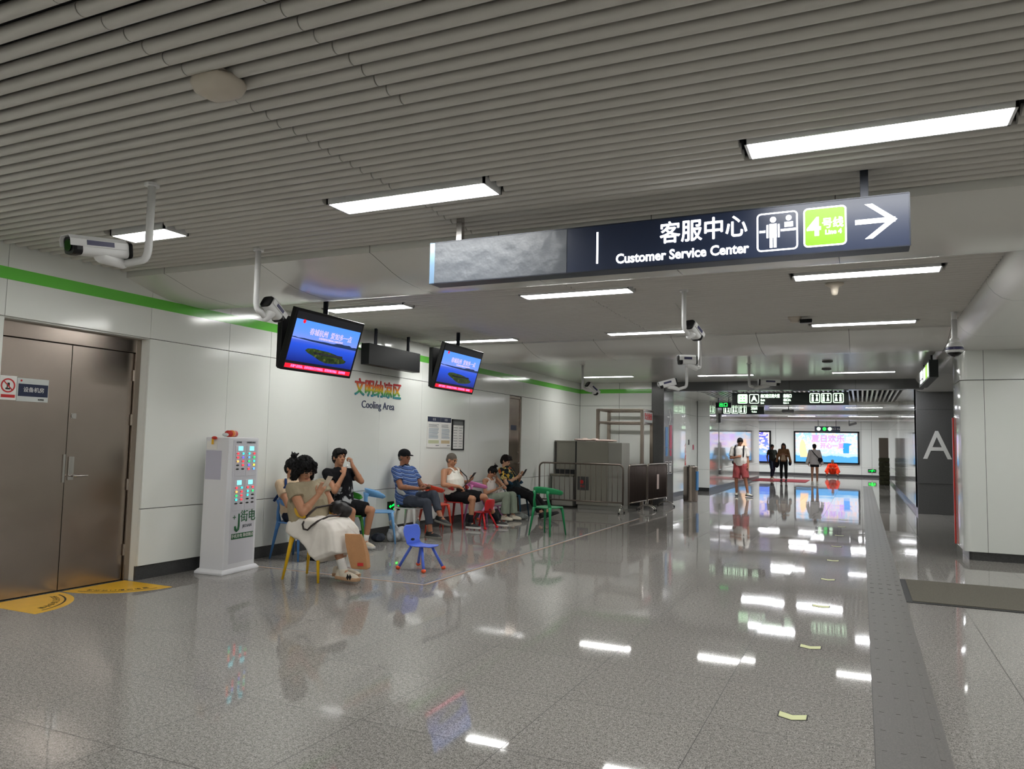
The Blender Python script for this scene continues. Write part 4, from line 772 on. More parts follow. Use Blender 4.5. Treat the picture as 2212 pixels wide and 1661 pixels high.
# stainless frame booth
def beamf(mb, p, q, w): 
    p, q = V(p), V(q); d = (q - p); L = d.length; d.normalize(); a = V((0, 0, 1)) if abs(d.z) < .5 else V((1, 0, 0)); s_ = d.cross(a).normalized(); u = s_.cross(d); mb.obox((p + q) / 2, d * L / 2, s_ * w / 2, u * w / 2)
t = empty('booth_frame', (-5.1, 17.9, 0), 'brushed steel box frame booth with red lettering standing behind the counter', 'booth')
xa, xb, ya, yb = -5.72, -4.64, 17.42, 18.3; w = .075
for x, y in ((xa, ya), (xb, ya), (xa, yb), (xb, yb)): mb = MB(); beamf(mb, (x, y, 0), (x, y, 2.3), w); mb.build('post', 'steel', t, bevel=.004)
for z in (2.28, 1.98):
    for p, q in (((xa, ya), (xb, ya)), ((xa, yb), (xb, yb)), ((xa, ya), (xa, yb)), ((xb, ya), (xb, yb))): mb = MB(); beamf(mb, (*p, z), (*q, z), w * .7); mb.build('rail', 'steel', t, bevel=.004)
MB().box((xb + .02, ya + .06, 2.0), (xb + .035, yb - .06, 2.25)).build('side_sign', 'plate', t); text('安全检查', .17, 'red', t, (xb + .038, 17.84, 2.13), (0, 1, 0), U_, bold=.004)
MB().box((xa + .05, ya, .95), (xb, yb, .99)).box((xa + .05, ya + .02, .05), (xb - .03, ya + .06, .95)).build('desk_top', 'counter_dark', t)
# crowd barriers
M['barrier_steel'] = pmat('barrier steel', (128, 118, 110), .32, 1.); M['barrier_dark'] = pmat('brown barrier bars', (74, 62, 58), .45, .4)
def barrier(a, b, label, z0=.23, z1=1.03, n=16, close=False, feet=(1, 1)):
    a, b = V((*a, 0)), V((*b, 0)); d = (b - a); L = d.length; d.normalize(); s_ = V((-d.y, d.x, 0)); t = empty('crowd_barrier', (a + b) / 2, label, 'barrier', 'stainless crowd barriers'); r = .1; pts = []
    pts = [a + V((0, 0, z0 - .05)), a + V((0, 0, z1 - r))] + [a + d * (r - r * math.cos(q)) + V((0, 0, z1 - r + r * math.sin(q))) for q in (PI / 2 * k / 5 for k in range(1, 6))] + [b - d * (r - r * math.sin(q)) + V((0, 0, z1 - r + r * math.cos(q))) for q in (PI / 2 * k / 5 for k in range(0, 6))] + [b + V((0, 0, z0 - .05))]
    MB().tube(pts, .019, 10).build('top_rail', 'barrier_steel', t, smooth=True); MB().tube([a + V((0, 0, z0)), b + V((0, 0, z0))], .016, 8).build('bottom_rail', 'barrier_steel', t, smooth=True)
    for k in range(1, n): p = a + d * L * k / n; MB().tube([p + V((0, 0, z0)), p + V((0, 0, z1 - .005))], .006 if not close else .011, 6).build('bar', 'barrier_dark' if close else 'barrier_steel', t, smooth=True)
    if 1:
        for p, ok in ((a + d * .03, feet[0]), (b - d * .03, feet[1])):
            if not ok: continue
            MB().tube([p + s_ * .2 + V((0, 0, .012)), p + s_ * .16 + V((0, 0, .07)), p + s_ * .06 + V((0, 0, .12)), p - s_ * .06 + V((0, 0, .12)), p - s_ * .16 + V((0, 0, .07)), p - s_ * .2 + V((0, 0, .012))], .017, 10).cyl(p + V((0, 0, .1)), p + V((0, 0, z0)), .016).build('foot', 'chrome', t, smooth=True)
            MB().ell(p + s_ * .2 + V((0, 0, .02)), .022).ell(p - s_ * .2 + V((0, 0, .02)), .022).build('foot_cap', 'black', t, smooth=True)
    return t
barrier((-6.52, 15.75), (-4.6, 15.75), 'steel crowd barrier facing the camera in front of the counters')
barrier((-4.47, 15.72), (-4.40, 16.9), 'steel crowd barrier with dense brown bars, nearer of the side pair', close=True, n=22, feet=(0, 1)); barrier((-4.39, 16.96), (-4.28, 18.35), 'steel crowd barrier with dense brown bars and a plate, farther of the side pair', close=True, n=24)
o = MB().obox((-4.32, 17.65, .62), V((.003, 0, 0)), V((0, .09, 0)), V((0, 0, .17))).build('barrier_plate', 'pink_paper'); tag(o, 'small pale plate fixed on the far dark barrier', 'plate')
# waste bin
t = empty('waste_bin', (-4.14, 20.5, 0), 'cylindrical stainless waste bin standing by the corridor wall', 'bin')
MB().lathe((-4.14, 20.5, 0), [(.18, 0), (.19, .03), (.19, .9), (.18, .92), (.15, .925)]).build('bin_body', 'steel', t, smooth=False, bevel=.003); MB().lathe((-4.14, 20.5, 0), [(.12, .925), (.12, .955), (.05, .96)]).build('ash_tray', 'chrome', t); MB().box((-4.0, 20.4, .3), (-3.945, 20.6, .8)).build('side_label', 'blue_print', t, bevel=.005)
# sandbag stack by the corridor wall
M['sandbag'] = pmat('dark olive sandbag', (62, 62, 42), .9, nscale=12, namt=.3); M['carton'] = pmat('brown panel', (128, 118, 106), .6)
for i in range(6):
    o = fuse(MB().ell((.87, 36.1, .093 + i * .19), (.215, .27, .09)).box((.67, 35.86, .006 + i * .19), (1.07, 36.34, .185 + i * .19)), 'sandbag', 'sandbag', None, .02, 1, .004, 8)
    tag(o, 'dark olive sandbag by the right corridor wall, ' + ('bottom of its stack', 'second from the bottom', 'third from the bottom', 'fourth from the bottom', 'fifth from the bottom', 'topmost of its stack')[i], 'sandbag', 'stacked sandbags')
tag(MB().box((.68, 36.0, 1.14), (1.04, 36.2, 1.98)).build('carton_panel', 'carton', bevel=.004), 'tall brown panel standing on the sandbag stack', 'panel')
# small notices on the recessed corridor wall
for i, (y, z, m, lb) in enumerate(((23.9, 1.5, 'black', 'tiny black switch plate on the corridor wall near the bin'), (24.6, 1.35, 'crimson', 'small dark red notice on the corridor wall near its corner'))): tag(MB().box((-4.9, y, z), (-4.89, y + .14, z + .16)).build('wall_notice', m), lb, 'notice')
M['lettering_red'] = pmat('red wall lettering', (206, 90, 84), .5); o = text('小心玻璃', .17, 'lettering_red', None, (-4.893, 23.45, 1.2), (0, 0, -1), (0, 1, 0), 'wall_lettering'); tag(o, 'faint red lettering running down the corridor wall', 'lettering')
t = empty('wall_bracket', (-4.49, 27.0, 1.6), 'tall thin grey rail with end boxes on the corridor wall behind the walker', 'rail'); MB().box((-4.5, 27.0, 2.3), (-4.42, 27.25, 2.62)).build('upper_box', 'dark_stone', t); MB().box((-4.5, 27.05, .5), (-4.43, 27.2, .66)).build('lower_box', 'dark_stone', t); MB().box((-4.5, 27.1, .66), (-4.485, 27.14, 2.3)).build('rail', 'plate', t)
# ================================================================== CHAIRS
def plastic(nm, c, r=.32): M[nm] = pmat(nm, c, r, spec=.5, nscale=3, namt=.02); return nm
def horn_chair(mat, x, y, rot, label):
    """moulded plastic chair with a horn-shaped back rail on two stems"""
    t = empty('plastic_chair', (0, 0, 0), label, 'chair', 'coloured plastic chairs'); N = 9
    rings = []
    for z, k in ((.428, .93), (.432, .99), (.44, 1.0), (.446, .985), (.443, .9)):
        rings.append([V((px_ * k * (1 - .10 * max(0, -py_ / .2)), py_ * k, z)) for px_, py_ in rrect(.42, .42, .13, 6)])
    MB().loft(rings).build('seat', mat, t, smooth=True)
    for sx in (-1, 1):
        MB().tube([(sx * .155, .15, .44), (sx * .17, .17, .36), (sx * .205, .215, 0)], 1, 10, rs=[.03, .021, .012]).build('leg', mat, t, smooth=True)
        MB().tube([(sx * .145, -.165, .45), (sx * .16, -.18, .36), (sx * .20, -.235, 0)], 1, 10, rs=[.03, .022, .012]).build('leg', mat, t, smooth=True)
    br = MB(); rr = []
    for i in range(25):
        a = math.radians(-98 + 196 * i / 24); q = abs(a) / math.radians(98); R_ = .235 + .01 * q
        c = V((R_ * math.sin(a) * 1.0, -R_ * math.cos(a) * .95 + .02, .715 - .055 * q ** 2)); h = .055 * (1 - .42 * q ** 1.5) * (.35 if i in (0, 24) else 1); w = .011
        nrm = V((math.sin(a), -math.cos(a), 0)); rr.append([c + nrm * (w * ca) + V((0, 0, h * sa)) + nrm * (.012 * sa) for ca, sa in ((math.cos(b), math.sin(b)) for b in (2 * PI * k / 12 for k in range(12)))])
    br.loft(rr)
    for sx in (-1, 1):
        br.tube([(sx * .145, -.165, .44), (sx * .135, -.195, .55), (sx * .118, -.20, .64), (sx * .13, -.193, .70)], 1, 10, rs=[.03, .018, .018, .034])
    br.build('backrest', mat, t, smooth=True)
    t.location = (x, y, 0); t.rotation_euler = (0, 0, math.radians(rot)); return t
for nm, c in (('yellow plastic', (232, 184, 30)), ('mid blue plastic', (74, 128, 190)), ('leaf green plastic', (60, 140, 50)), ('sky blue plastic', (112, 168, 220)), ('white plastic', (206, 204, 200)), ('orange red plastic', (206, 62, 38)), ('dark red plastic', (170, 34, 34)), ('pink plastic', (216, 128, 186)), ('teal plastic', (28, 70, 96)), ('green plastic', (22, 132, 78)), ('kid blue plastic', (84, 114, 220)), ('kid red plastic', (206, 28, 36)), ('kid pink plastic', (226, 160, 212))): plastic(nm, c)
horn_chair('yellow plastic', -5.22, 6.49, -88, 'yellow plastic chair under the woman in the white skirt')
horn_chair('mid blue plastic', -6.27, 7.46, -92, 'blue plastic chair behind the yellow chair, under the bun-haired person')
horn_chair('leaf green plastic', -6.31, 8.43, -108, 'green plastic chair under the young man in the black T-shirt')
horn_chair('sky blue plastic', -6.27, 9.2, -50, 'empty light blue plastic chair between two seated men')
horn_chair('white plastic', -6.25, 10.0, -90, 'white plastic chair under the man in the black cap')
horn_chair('orange red plastic', -6.28, 10.8, -40, 'empty orange-red plastic chair right of the capped man')
horn_chair('dark red plastic', -6.24, 11.5, -92, 'dark red plastic chair under the man in the white vest')
horn_chair('pink plastic', -6.2, 12.22, -45, 'empty pink plastic chair left of the girl')
horn_chair('teal plastic', -6.22, 13.8, -90, 'dark teal plastic chair under the reclining man')
horn_chair('green plastic', -4.57, 11.42, -12, 'empty green plastic chair standing out on the open floor')
def kid_chair(mat, foot, x, y, rot, label):
    t = empty('kid_chair', (0, 0, 0), label, 'child chair', 'small moulded child chairs')
    sh = [(.165, .262), (.15, .268), (.08, .262), (0, .258), (-.08, .262), (-.125, .28), (-.145, .32), (-.155, .38), (-.165, .43), (-.172, .475), (-.175, .492)]
    wd = [.10, .125, .14, .135, .13, .12, .115, .14, .145, .125, .09]; rings = []
    for i, ((y_, z_), w) in enumerate(zip(sh, wd)):
        a, b = sh[max(i - 1, 0)], sh[min(i + 1, len(sh) - 1)]; tn = V((0, b[0] - a[0], b[1] - a[1])).normalized(); nr = V((1, 0, 0)).cross(tn)
        rings.append([V((w * math.cos(q), y_, z_)) + nr * (.008 * math.sin(q) - .012 * math.cos(q) ** 2) for q in (2 * PI * k / 20 for k in range(20))])
    MB().loft(rings[:6]).build('seat', mat, t, smooth=True); bk_ = MB().loft(rings[5:]).build('backrest', mat, t, smooth=True)
    MB().loft([[V((.028 * math.cos(q), -.142 - dy, .325 + .014 * math.sin(q))) for q in (2 * PI * k / 12 for k in range(12))] for dy in (-.012, .016)]).build('handle_slot', 'counter_dark', bk_)
    for sx, sy in ((-1, 1), (1, 1), (-1, -1), (1, -1)):
        lg_ = MB().tube([(sx * .085, sy * .08 , .258), (sx * .115, sy * .12, .17), (sx * .165, sy * .185 , .028)], .016, 12).build('leg', mat, t, smooth=True); MB().ell((sx * .17, sy * .19, .022), (.027, .027, .022)).build('foot_cap', foot, lg_, smooth=True)
    t.location = (x, y, 0); t.rotation_euler = (0, 0, math.radians(rot)); return t
M['foot_orange'] = pmat('orange foot cap', (228, 82, 34), .35)
kid_chair('kid blue plastic', 'foot_orange', -4.56, 7.55, -100, 'small blue child chair with orange feet, alone in front'); kid_chair('kid red plastic', 'kid red plastic', -5.86, 11.66, 80, 'small red child chair turned away beside the man in shorts'); kid_chair('kid pink plastic', 'foot_orange', -6.35, 13.0, -90, 'small pink child chair under the crouched girl')
# ================================================================== PEOPLE
def cloth(nm, c, **k): M[nm] = pmat(nm, c, .85, spec=.2, nscale=k.get('ns', 6), namt=k.get('na', .05), bump=.25, bscale=k.get('bs', 60)); return nm
M['hair'] = pmat('black hair', (10, 9, 10), .65, spec=.25, bump=.5, bscale=90); M['hair_grey'] = pmat('grey cropped hair', (96, 88, 80), .7, bump=.7, bscale=120); M['hair_brown'] = pmat('dark brown hair', (24, 17, 16), .65, spec=.25, bump=.5, bscale=90)
SK = {}
def skin(nm, c): M[nm] = pmat(nm, c, .5, spec=.4, nscale=5, namt=.05); return nm
skin('skin_tan', (178, 128, 98)); skin('skin_light', (196, 152, 124)); skin('skin_brown', (150, 100, 74)); skin('skin_dark', (122, 82, 62)); M['eye'] = pmat('dark eye', (16, 12, 12), .2); M['lip'] = pmat('lip', (150, 84, 74), .5)
M['sock_white'] = cloth('white sock', (214, 212, 208)) and M['white sock']; cloth('black sock', (22, 22, 26))
def frame(fd, up=(0, 0, 1)):
    f_ = V(fd).normalized(); s_ = f_.cross(V(up)).normalized(); u_ = s_.cross(f_); return s_, f_, u_   # right, forward, up
def rot(s_, f_, u_): return Matrix((s_, f_, u_)).transposed()
def hand(mb, w, d, n, sg, curl=.5, s=1., grip=0):
    w, d, n = V(w), V(d).normalized(), V(n); n = (n - d * n.dot(d)).normalized(); tv = d.cross(n).normalized() * sg
    mb.cap(w - d * .02 * s, w + d * .03 * s, .025 * s, .024 * s, n=10)
    for k in range(4):
        o_ = tv * ((1.5 - k) * .0195 * s); kn = w + d * (.088 - .004 * abs(k - 1.2)) * s + o_; mb.cap(w + d * .02 * s + o_ * .6, kn, .0145 * s, .0115 * s, n=8)
        L = (.040, .045, .042, .034)[k] * s; p = kn; a = 0
        for j, (ll, r) in enumerate(((L, .0095), (L * .65, .0088), (L * .55, .0078))):
            a += curl * (.75, .95, .7)[j] * (1 + .12 * k * (1 if grip == 0 else 0)); q = p + (d * math.cos(a) + n * math.sin(a)) * ll; mb.cap(p, q, r * s, r * .95 * s, n=8); p = q
    b = w + d * .022 * s + tv * .022 * s; td = (d * .62 + tv * .72 + n * (.25 + .5 * min(curl, 1))).normalized(); q = b + td * .045 * s; mb.cap(b, q, .0155 * s, .0115 * s, n=8); td2 = (d * .8 + tv * .15 + n * (.3 + .5 * min(curl, 1))).normalized(); mb.cap(q, q + td2 * .032 * s, .0112 * s, .009 * s, n=8)
def head(mb, c, fd, nk, s=1., up=(0, 0, 1)):
    s_, f_, u_ = frame(fd, up); R_ = rot(s_, f_, u_); c = V(c); P = lambda x, y, z: c + s_ * (x * s) + f_ * (y * s) + u_ * (z * s)
    mb.ell(P(0, -.008, .028), V((.074, .092, .086)) * s, R_); mb.ell(P(0, .022, -.03), V((.06, .062, .075)) * s, R_); mb.ell(P(0, .042, -.078), V((.036, .036, .032)) * s, R_)
    mb.ell(P(0, .068, .03), V((.05, .018, .016)) * s, R_); mb.cap(P(0, .078, .02), P(0, .1, -.018), .008 * s, .0125 * s, n=8); mb.ell(P(.012, .088, -.022), V((.008, .009, .007)) * s, R_); mb.ell(P(-.012, .088, -.022), V((.008, .009, .007)) * s, R_)
    mb.ell(P(0, .078, -.048), V((.022, .011, .007)) * s, R_); mb.ell(P(0, .076, -.059), V((.019, .011, .007)) * s, R_)
    for k in (-1, 1): mb.ell(P(k * .04, .06, -.012), V((.02, .018, .02)) * s, R_); mb.ell(P(k * .074, -.008, -.006), V((.009, .018, .03)) * s, R_)
    mb.cap(P(0, -.02, -.05), V(nk), .052 * s, .058 * s, n=12)
    return P, R_
def face_bits(P, R_, s, par, glasses=False):
    e = MB()
    for k in (-1, 1): e.ell(P(k * .03, .081, .006), V((.013, .006, .0055)) * s, R_, 10, 6)
    e.build('eye', 'eye', par, smooth=True); b = MB()
    for k in (-1, 1): b.cap(P(k * .016, .088, .029), P(k * .046, .078, .03), .0042 * s, .003 * s, n=6)
    b.build('eyebrow', 'hair', par, smooth=True); MB().ell(P(0, .084, -.054), V((.02, .007, .0065)) * s, R_, 10, 6).build('mouth', 'lip', par, smooth=True)
def hair(P, R_, s, par, style, mat, vox):
    h = MB(); amp = .004
    if style in ('short', 'tuft', 'long', 'bun', 'curly', 'bob'):
        h.ell(P(0, -.018, .042), V((.084, .1, .088)) * s, R_); h.ell(P(0, -.05, .0), V((.078, .07, .09)) * s, R_); h.ell(P(0, .045, .085), V((.062, .045, .028)) * s, R_); amp = .006
        for k in (-1, 1): h.ell(P(k * .066, .012, .035), V((.014, .045, .04)) * s, R_)
    if style == 'tuft':
        for k in range(-3, 4): h.cap(P(k * .02, .04, .1), P(k * .022 + .01, .088, .07 - .004 * abs(k)), .02 * s, .01 * s, n=7)
    if style == 'curly':
        for i in range(34):
            a = i * 2.4; z = -.07 + .19 * (i / 34); r_ = .088 * math.sqrt(max(0, 1 - ((z - .03) / .125) ** 2)) + .012; p = (r_ * math.cos(a), -.02 + r_ * math.sin(a) * 1.1, z)
            if p[1] > .035 and z < .055: continue
            h.ell(P(*p), V((.028, .028, .026)) * s, R_, 8, 6)
        h.ell(P(0, -.06, -.05), V((.07, .05, .06)) * s, R_)
    if style == 'long':
        for k in (-1, 1): h.cap(P(k * .07, -.0, .03), P(k * .08, .01, -.15), .032 * s, .03 * s, n=8)
        h.cap(P(0, -.06, 0), P(0, -.07, -.17), .075 * s, .06 * s, n=10)
    if style == 'wavy':
        h.ell(P(0, -.02, .045), V((.095, .11, .092)) * s, R_); h.ell(P(0, -.055, -.01), V((.092, .075, .1)) * s, R_); amp = .011
        for k in (-1, 1): h.cap(P(k * .074, .015, .05), P(k * .086, .02, -.07), .034 * s, .026 * s, n=8); h.cap(P(k * .05, .06, .085), P(k * .078, .062, .01), .03 * s, .02 * s, n=8); h.cap(P(k * .08, -.03, 0), P(k * .085, -.03, -.1), .036 * s, .026 * s, n=8)
    if style == 'bob': 
        for k in (-1, 1): h.cap(P(k * .072, -.01, .03), P(k * .076, 0, -.05), .03 * s, .024 * s, n=8)
    if style == 'bun':
        h.ell(P(0, -.03, .15), V((.038, .036, .036)) * s, R_)
        for i in range(6): h.cap(P(0, -.03, .15), P(.05 * math.cos(i), -.03 + .05 * math.sin(i), .17 + .012 * (i % 3)), .014 * s, .006 * s, n=6)
    if style == 'crop': h.ell(P(0, -.014, .036), V((.0785, .0955, .086)) * s, R_); h.ell(P(0, -.04, .0), V((.072, .068, .075)) * s, R_); amp = .0015
    return fuse(h, 'hair', mat, par, vox, 2, amp, 40)
def shoe(par, an, td, col, sole='white plastic', s=1., pitch=0., low=False):
    td = V(td); td = V((td.x, td.y, 0)).normalized(); an = V(an); q = math.radians(pitch); f_ = td * math.cos(q) + V((0, 0, math.sin(q))); sd = td.cross(V((0, 0, 1))); u_ = sd.cross(f_)
    z0 = an - u_ * .085 * s
    prof = [(-.078, .03, .038), (-.05, .038, .044), (0, .037, .044), (.05, .041, .044), (.11, .046, .036), (.16, .04, .028), (.19, .024, .018)]
    up_ = MB(); up_.loft([[z0 + f_ * (y * s) + sd * (w * s * math.cos(a)) + u_ * (.02 * s + max(0, math.sin(a)) * (hh * 2.0 if y < .03 else hh * 1.55) * s - .006 * s) for a in (2 * PI * k / 14 for k in range(14))] for y, w, hh in prof])
    if not low: up_.cap(an - u_ * .03 * s, an + u_ * .012 * s - f_ * .004, .044 * s, .047 * s, False, True)
    o = fuse(up_, 'shoe', col, par, .006, 2); sl = MB(); sl.loft([[z0 + f_ * (y * s) + sd * ((w + .005) * s * math.cos(a)) + u_ * zz * s for y, w in [(yy, ww) for yy, ww in [(0, 0)]] for a in (0,)] for zz in (0,)]) if 0 else None
    P_ = [(w + .004, y) for y, w, hh in prof] + [(-(w + .004), y) for y, w, hh in prof[::-1]]
    sl.loft([[z0 + sd * (x * s * k) + f_ * (y * s * (1.02 if zz else 1)) + u_ * zz * s for x, y in P_] for zz, k in ((0.0, .95), (.006, 1), (.027, 1), (.032, .96))]); sl.build('sole', sole, o, smooth=True); return o
def person(label, J, skin_m, style, hairm='hair', vox=.0065, s=1., fat=1., shirt=None, sleeve=.55, hem=.0, bottom=None, bot_to=1., bot_w=1., shoes=('black sock', 'white plastic'), sock=None, curl=(.6, .6), neckline=True, shirt_long=.06, vest=False, face=True, loose=1.0, gl=False):
    t = empty('person', (J['pel'][0], J['pel'][1], 0), label, 'person'); G = {k: V(v) for k, v in J.items() if k[0] != '_' and hasattr(v, '__len__')}
    pel, nk, hd = G['pel'], G['nk'], G['hd']; side = (G['sh_r'] - G['sh_l']).normalized(); bd = MB()
    P, R_ = head(bd, hd, G['fd'], nk, s)
    up = (nk - pel).normalized(); fw = up.cross(side).normalized()
    if fw.dot(G['fw']) < 0: fw = -fw
    midp = pel * .5 + nk * .5 + fw * J.get('_belly', .0)
    def sp(a): return pel * (1 - a) ** 2 + midp * 2 * a * (1 - a) + nk * a * a
    def ring(c, rx, ry, ax=None, n=20): return [c + side * (rx * math.cos(q)) + fw * (ry * math.sin(q)) for q in (2 * PI * k / n for k in range(n))]
    tor = [(0, .15, .11), (.25, .14 * fat, .105 * fat), (.5, .145 * fat, .11 * fat), (.75, .158, .105), (.9, .14, .085), (1.0, .06, .055)]
    bd.loft([ring(sp(a), x * s * .93, y * s * .93) for a, x, y in tor]); bd.cap(G['sh_r'], G['sh_l'], .052 * s, .052 * s); bd.ell(pel, V((.15, .11, .1)) * s * .93, rot(side, fw, up))
    hips = {'r': pel + side * .085 * s, 'l': pel - side * .085 * s}
    for k, sg in (('r', 1), ('l', -1)):
        bd.cap(G['sh_' + k], G['el_' + k], .05 * s * (.5 + .5 * fat), .04 * s * (.6 + .4 * fat)); bd.cap(G['el_' + k], G['wr_' + k], .041 * s * (.7 + .3 * fat), .026 * s)
        m_ = G['el_' + k] * .7 + G['wr_' + k] * .3; bd.ell(m_, .042 * s * (.7 + .3 * fat))
        hand(bd, G['wr_' + k], G.get('hd_' + k, G['wr_' + k] - G['el_' + k]), G.get('pn_' + k, V((0, 0, 1))), sg, curl[0 if k == 'r' else 1], s * .95)
        bd.cap(hips[k], G['kn_' + k], .082 * s, .056 * s); bd.cap(G['kn_' + k], G['an_' + k], .053 * s, .036 * s); c_ = G['kn_' + k] * .68 + G['an_' + k] * .32; cd = (G['an_' + k] - G['kn_' + k]).normalized(); bk_ = -(V(G['fw']) - cd * cd.dot(V(G['fw']))).normalized() if True else fw
        bd.ell(c_ + bk_ * .014 * s, V((.05, .05, .085)) * s, rot(*frame(bk_, -cd))); bd.cap(G['an_' + k], G['an_' + k] + G['td_' + k].normalized() * .07 * s - V((0, 0, .045)) * s, .033 * s, .022 * s)
    fuse(bd, 'body', skin_m, t, vox, 2)
    hr = hair(P, R_, s, t, style, hairm, max(vox, .006)) if style else None
    if face: face_bits(P, R_, s, t)
    if shirt:
        sh = MB(); F = loose; b0 = -shirt_long
        tt = [(b0, .168, .125), (.12, .168 * fat, .128 * fat), (.35, .165 * fat, .128 * fat), (.55, .165 * fat, .125 * fat), (.75, .172, .118), (.9, .155, .098), (.985, .085, .075), (1.03, .062, .062)]
        if vest: tt = [(b0, .165, .122), (.12, .165 * fat, .125 * fat), (.35, .16 * fat, .125 * fat), (.55, .158 * fat, .12 * fat), (.72, .15, .112), (.82, .128, .102), (.86, .118, .096)]
        sh.loft([ring(sp(a) if a >= 0 else pel + up * a * (nk - pel).length, x * s * F, y * s * F) for a, x, y in tt])
        if vest:
            for k in (-1, 1): sh.tube([sp(.8) + side * k * .075 * s + fw * .088 * s, sp(.9) + side * k * .082 * s + fw * .078 * s, sp(.965) + side * k * .088 * s + fw * .045 * s, sp(.985) + side * k * .09 * s, sp(.96) + side * k * .088 * s - fw * .05 * s, sp(.8) + side * k * .075 * s - fw * .085 * s], .0155 * s, 8)
        else:
            for k in ('r', 'l'):
                a, b = G['sh_' + k], G['el_' + k]; e = a + (b - a) * sleeve; sh.cap(a - (b - a) * .02, e, .056 * s * (.5 + .5 * fat) * F, (.062 if sleeve < .9 else .052) * s * (.5 + .5 * fat) * F, False, True)
                if sleeve > 1.2: sh.cap(b, b + (G['wr_' + k] - b) * (sleeve - 1.2), .055 * s * F, .042 * s * F, False, True)
            sh.cap(G['sh_r'] * .9 + G['sh_l'] * .1, G['sh_r'] * .1 + G['sh_l'] * .9, .06 * s, .06 * s)
        fuse(sh, J.get('_shirt', 'shirt'), shirt, t, vox, 3, (.006 if vox < .01 else .002) * s, 11)
    if bottom:
        bt = MB(); bt.ell(pel, V((.168 * fat ** .5, .128 * fat, .115)) * s, rot(side, fw, up)); bt.loft([ring(pel - up * .02, .165 * s, .122 * s * fat), ring(pel + up * .1, .158 * fat * s, .118 * fat * s)])
        for k in ('r', 'l'):
            h_, kn_, an_ = hips[k], G['kn_' + k], G['an_' + k]
            if bot_to <= 1: bt.cap(h_, h_ + (kn_ - h_) * bot_to, .1 * s * bot_w, .088 * s * bot_w, False, True, 16)
            else:
                bt.cap(h_, kn_, .096 * s * bot_w, .07 * s * bot_w, n=16); e = kn_ + (an_ - kn_) * (bot_to - 1); bt.cap(kn_, e, .069 * s * bot_w, J.get('_cuff', .055) * s * bot_w, False, True, 16)
        fuse(bt, 'shorts' if bot_to <= 1 else 'trousers', bottom, t, vox, 3, (.007 if vox < .01 else .003) * s, 9)
    for k in ('r', 'l'):
        if sock: 
            a_, b_ = G['an_' + k], G['kn_' + k]; MB().cap(a_ - (b_ - a_) * .05, a_ + (b_ - a_) * J.get('_sock', .22), .04 * s, .043 * s, False, True).build('sock', sock, t, smooth=True)
        if shoes: shoe(t, G['an_' + k], G['td_' + k], shoes[0], shoes[1], s, J.get('_pitch_' + k, 0))
    return t, P, R_, sp, side, fw, up
def phone(p, d, n, mat, label, s=1.):
    d, n = V(d).normalized(), V(n); n = (n - d * n.dot(d)).normalized(); w = d.cross(n); t = empty('mobile_phone', p, label, 'phone', 'mobile phones'); MB().obox(p, w * .037 * s, n * .0045 * s, d * .077 * s).build('case', mat, t, bevel=.004); MB().obox(V(p) + n * .005 * s, w * .033 * s, n * .0006, d * .071 * s).build('phone_screen', 'lens', t)
# ---- woman in the white skirt (nearest)
cloth('beige blouse', (158, 146, 122)); cloth('white skirt cloth', (226, 220, 212), bs=14); M['gum_sole'] = pmat('tan gum sole', (176, 140, 108), .6); M['cream_leather'] = pmat('cream leather', (208, 198, 180), .5)
J = dict(pel=(-5.30, 6.5, .555), nk=(-5.37, 6.49, .985), hd=(-5.375, 6.47, 1.12), fd=(.86, -.30, -.42), fw=(1, 0, 0), sh_r=(-5.385, 6.31, .925), sh_l=(-5.32, 6.68, .95), el_r=(-5.19, 6.25, .70), wr_r=(-5.10, 6.37, .875), hd_r=(.4, .15, .9), pn_r=(-.55, .8, .1), el_l=(-5.20, 6.71, .75), wr_l=(-5.01, 6.60, .62), hd_l=(.75, -.2, -.55), pn_l=(0, -.5, -.8), kn_r=(-4.94, 6.40, .53), kn_l=(-4.92, 6.61, .53), an_r=(-4.80, 6.44, .125), an_l=(-4.95, 6.60, .12), td_r=(1, -.12, 0), td_l=(1, .3, 0), _sock=.28)
t, P, R_, sp, side, fw, up = person('seated woman in beige blouse and long white skirt holding a phone', J, 'skin_tan', 'wavy', s=1.06, fat=1.2, shirt='beige blouse', sleeve=.40, shoes=('cream_leather', 'gum_sole'), sock='white sock', curl=(.75, .9), loose=1.08, shirt_long=.02)
sk = MB(); prof = [(-5.46, .49), (-5.45, .58), (-5.38, .63), (-5.26, .65), (-5.1, .645), (-4.95, .635), (-4.86, .60), (-4.81, .53), (-4.785, .42), (-4.765, .305), (-4.88, .26), (-5.04, .195), (-5.10, .24), (-5.16, .33), (-5.25, .40), (-5.4, .45)]
cx_, cz_ = -5.1, .48
sk.loft([[V((cx_ + (x - cx_) * k, 6.505 + dy, cz_ + (z - cz_) * k)) for x, z in prof] for dy, k in ((-.235, .80), (-.21, .92), (-.15, .985), (0, 1), (.15, .985), (.20, .92), (.225, .80))])
fuse(sk, 'skirt', 'white skirt cloth', t, .007, 5, .011, 6.5)
gl = MB()
for k in (-1, 1): gl.tube([P(k * .034 + .024 * math.cos(a), .1, .004 + .02 * math.sin(a)) for a in (2 * PI * q / 14 for q in range(15))], .0016, 5); gl.tube([P(k * .058, .1, .008), P(k * .078, .0, .008)], .0016, 5)
gl.build('glasses', 'chrome', t)
M['shoe_black'] = pmat('black leather', (22, 20, 22), .4)
for dx in (0, .03): MB().obox(V((-4.70 + dx, 6.376, .075)), V((.006, 0, .02)), V((0, .003, 0)), V((-.01, 0, .012))).build('shoe_stripe', 'shoe_black', t)
M['phone_gold'] = pmat('pale gold phone', (206, 190, 168), .3); M['phone_black'] = pmat('black phone', (14, 14, 16), .3)
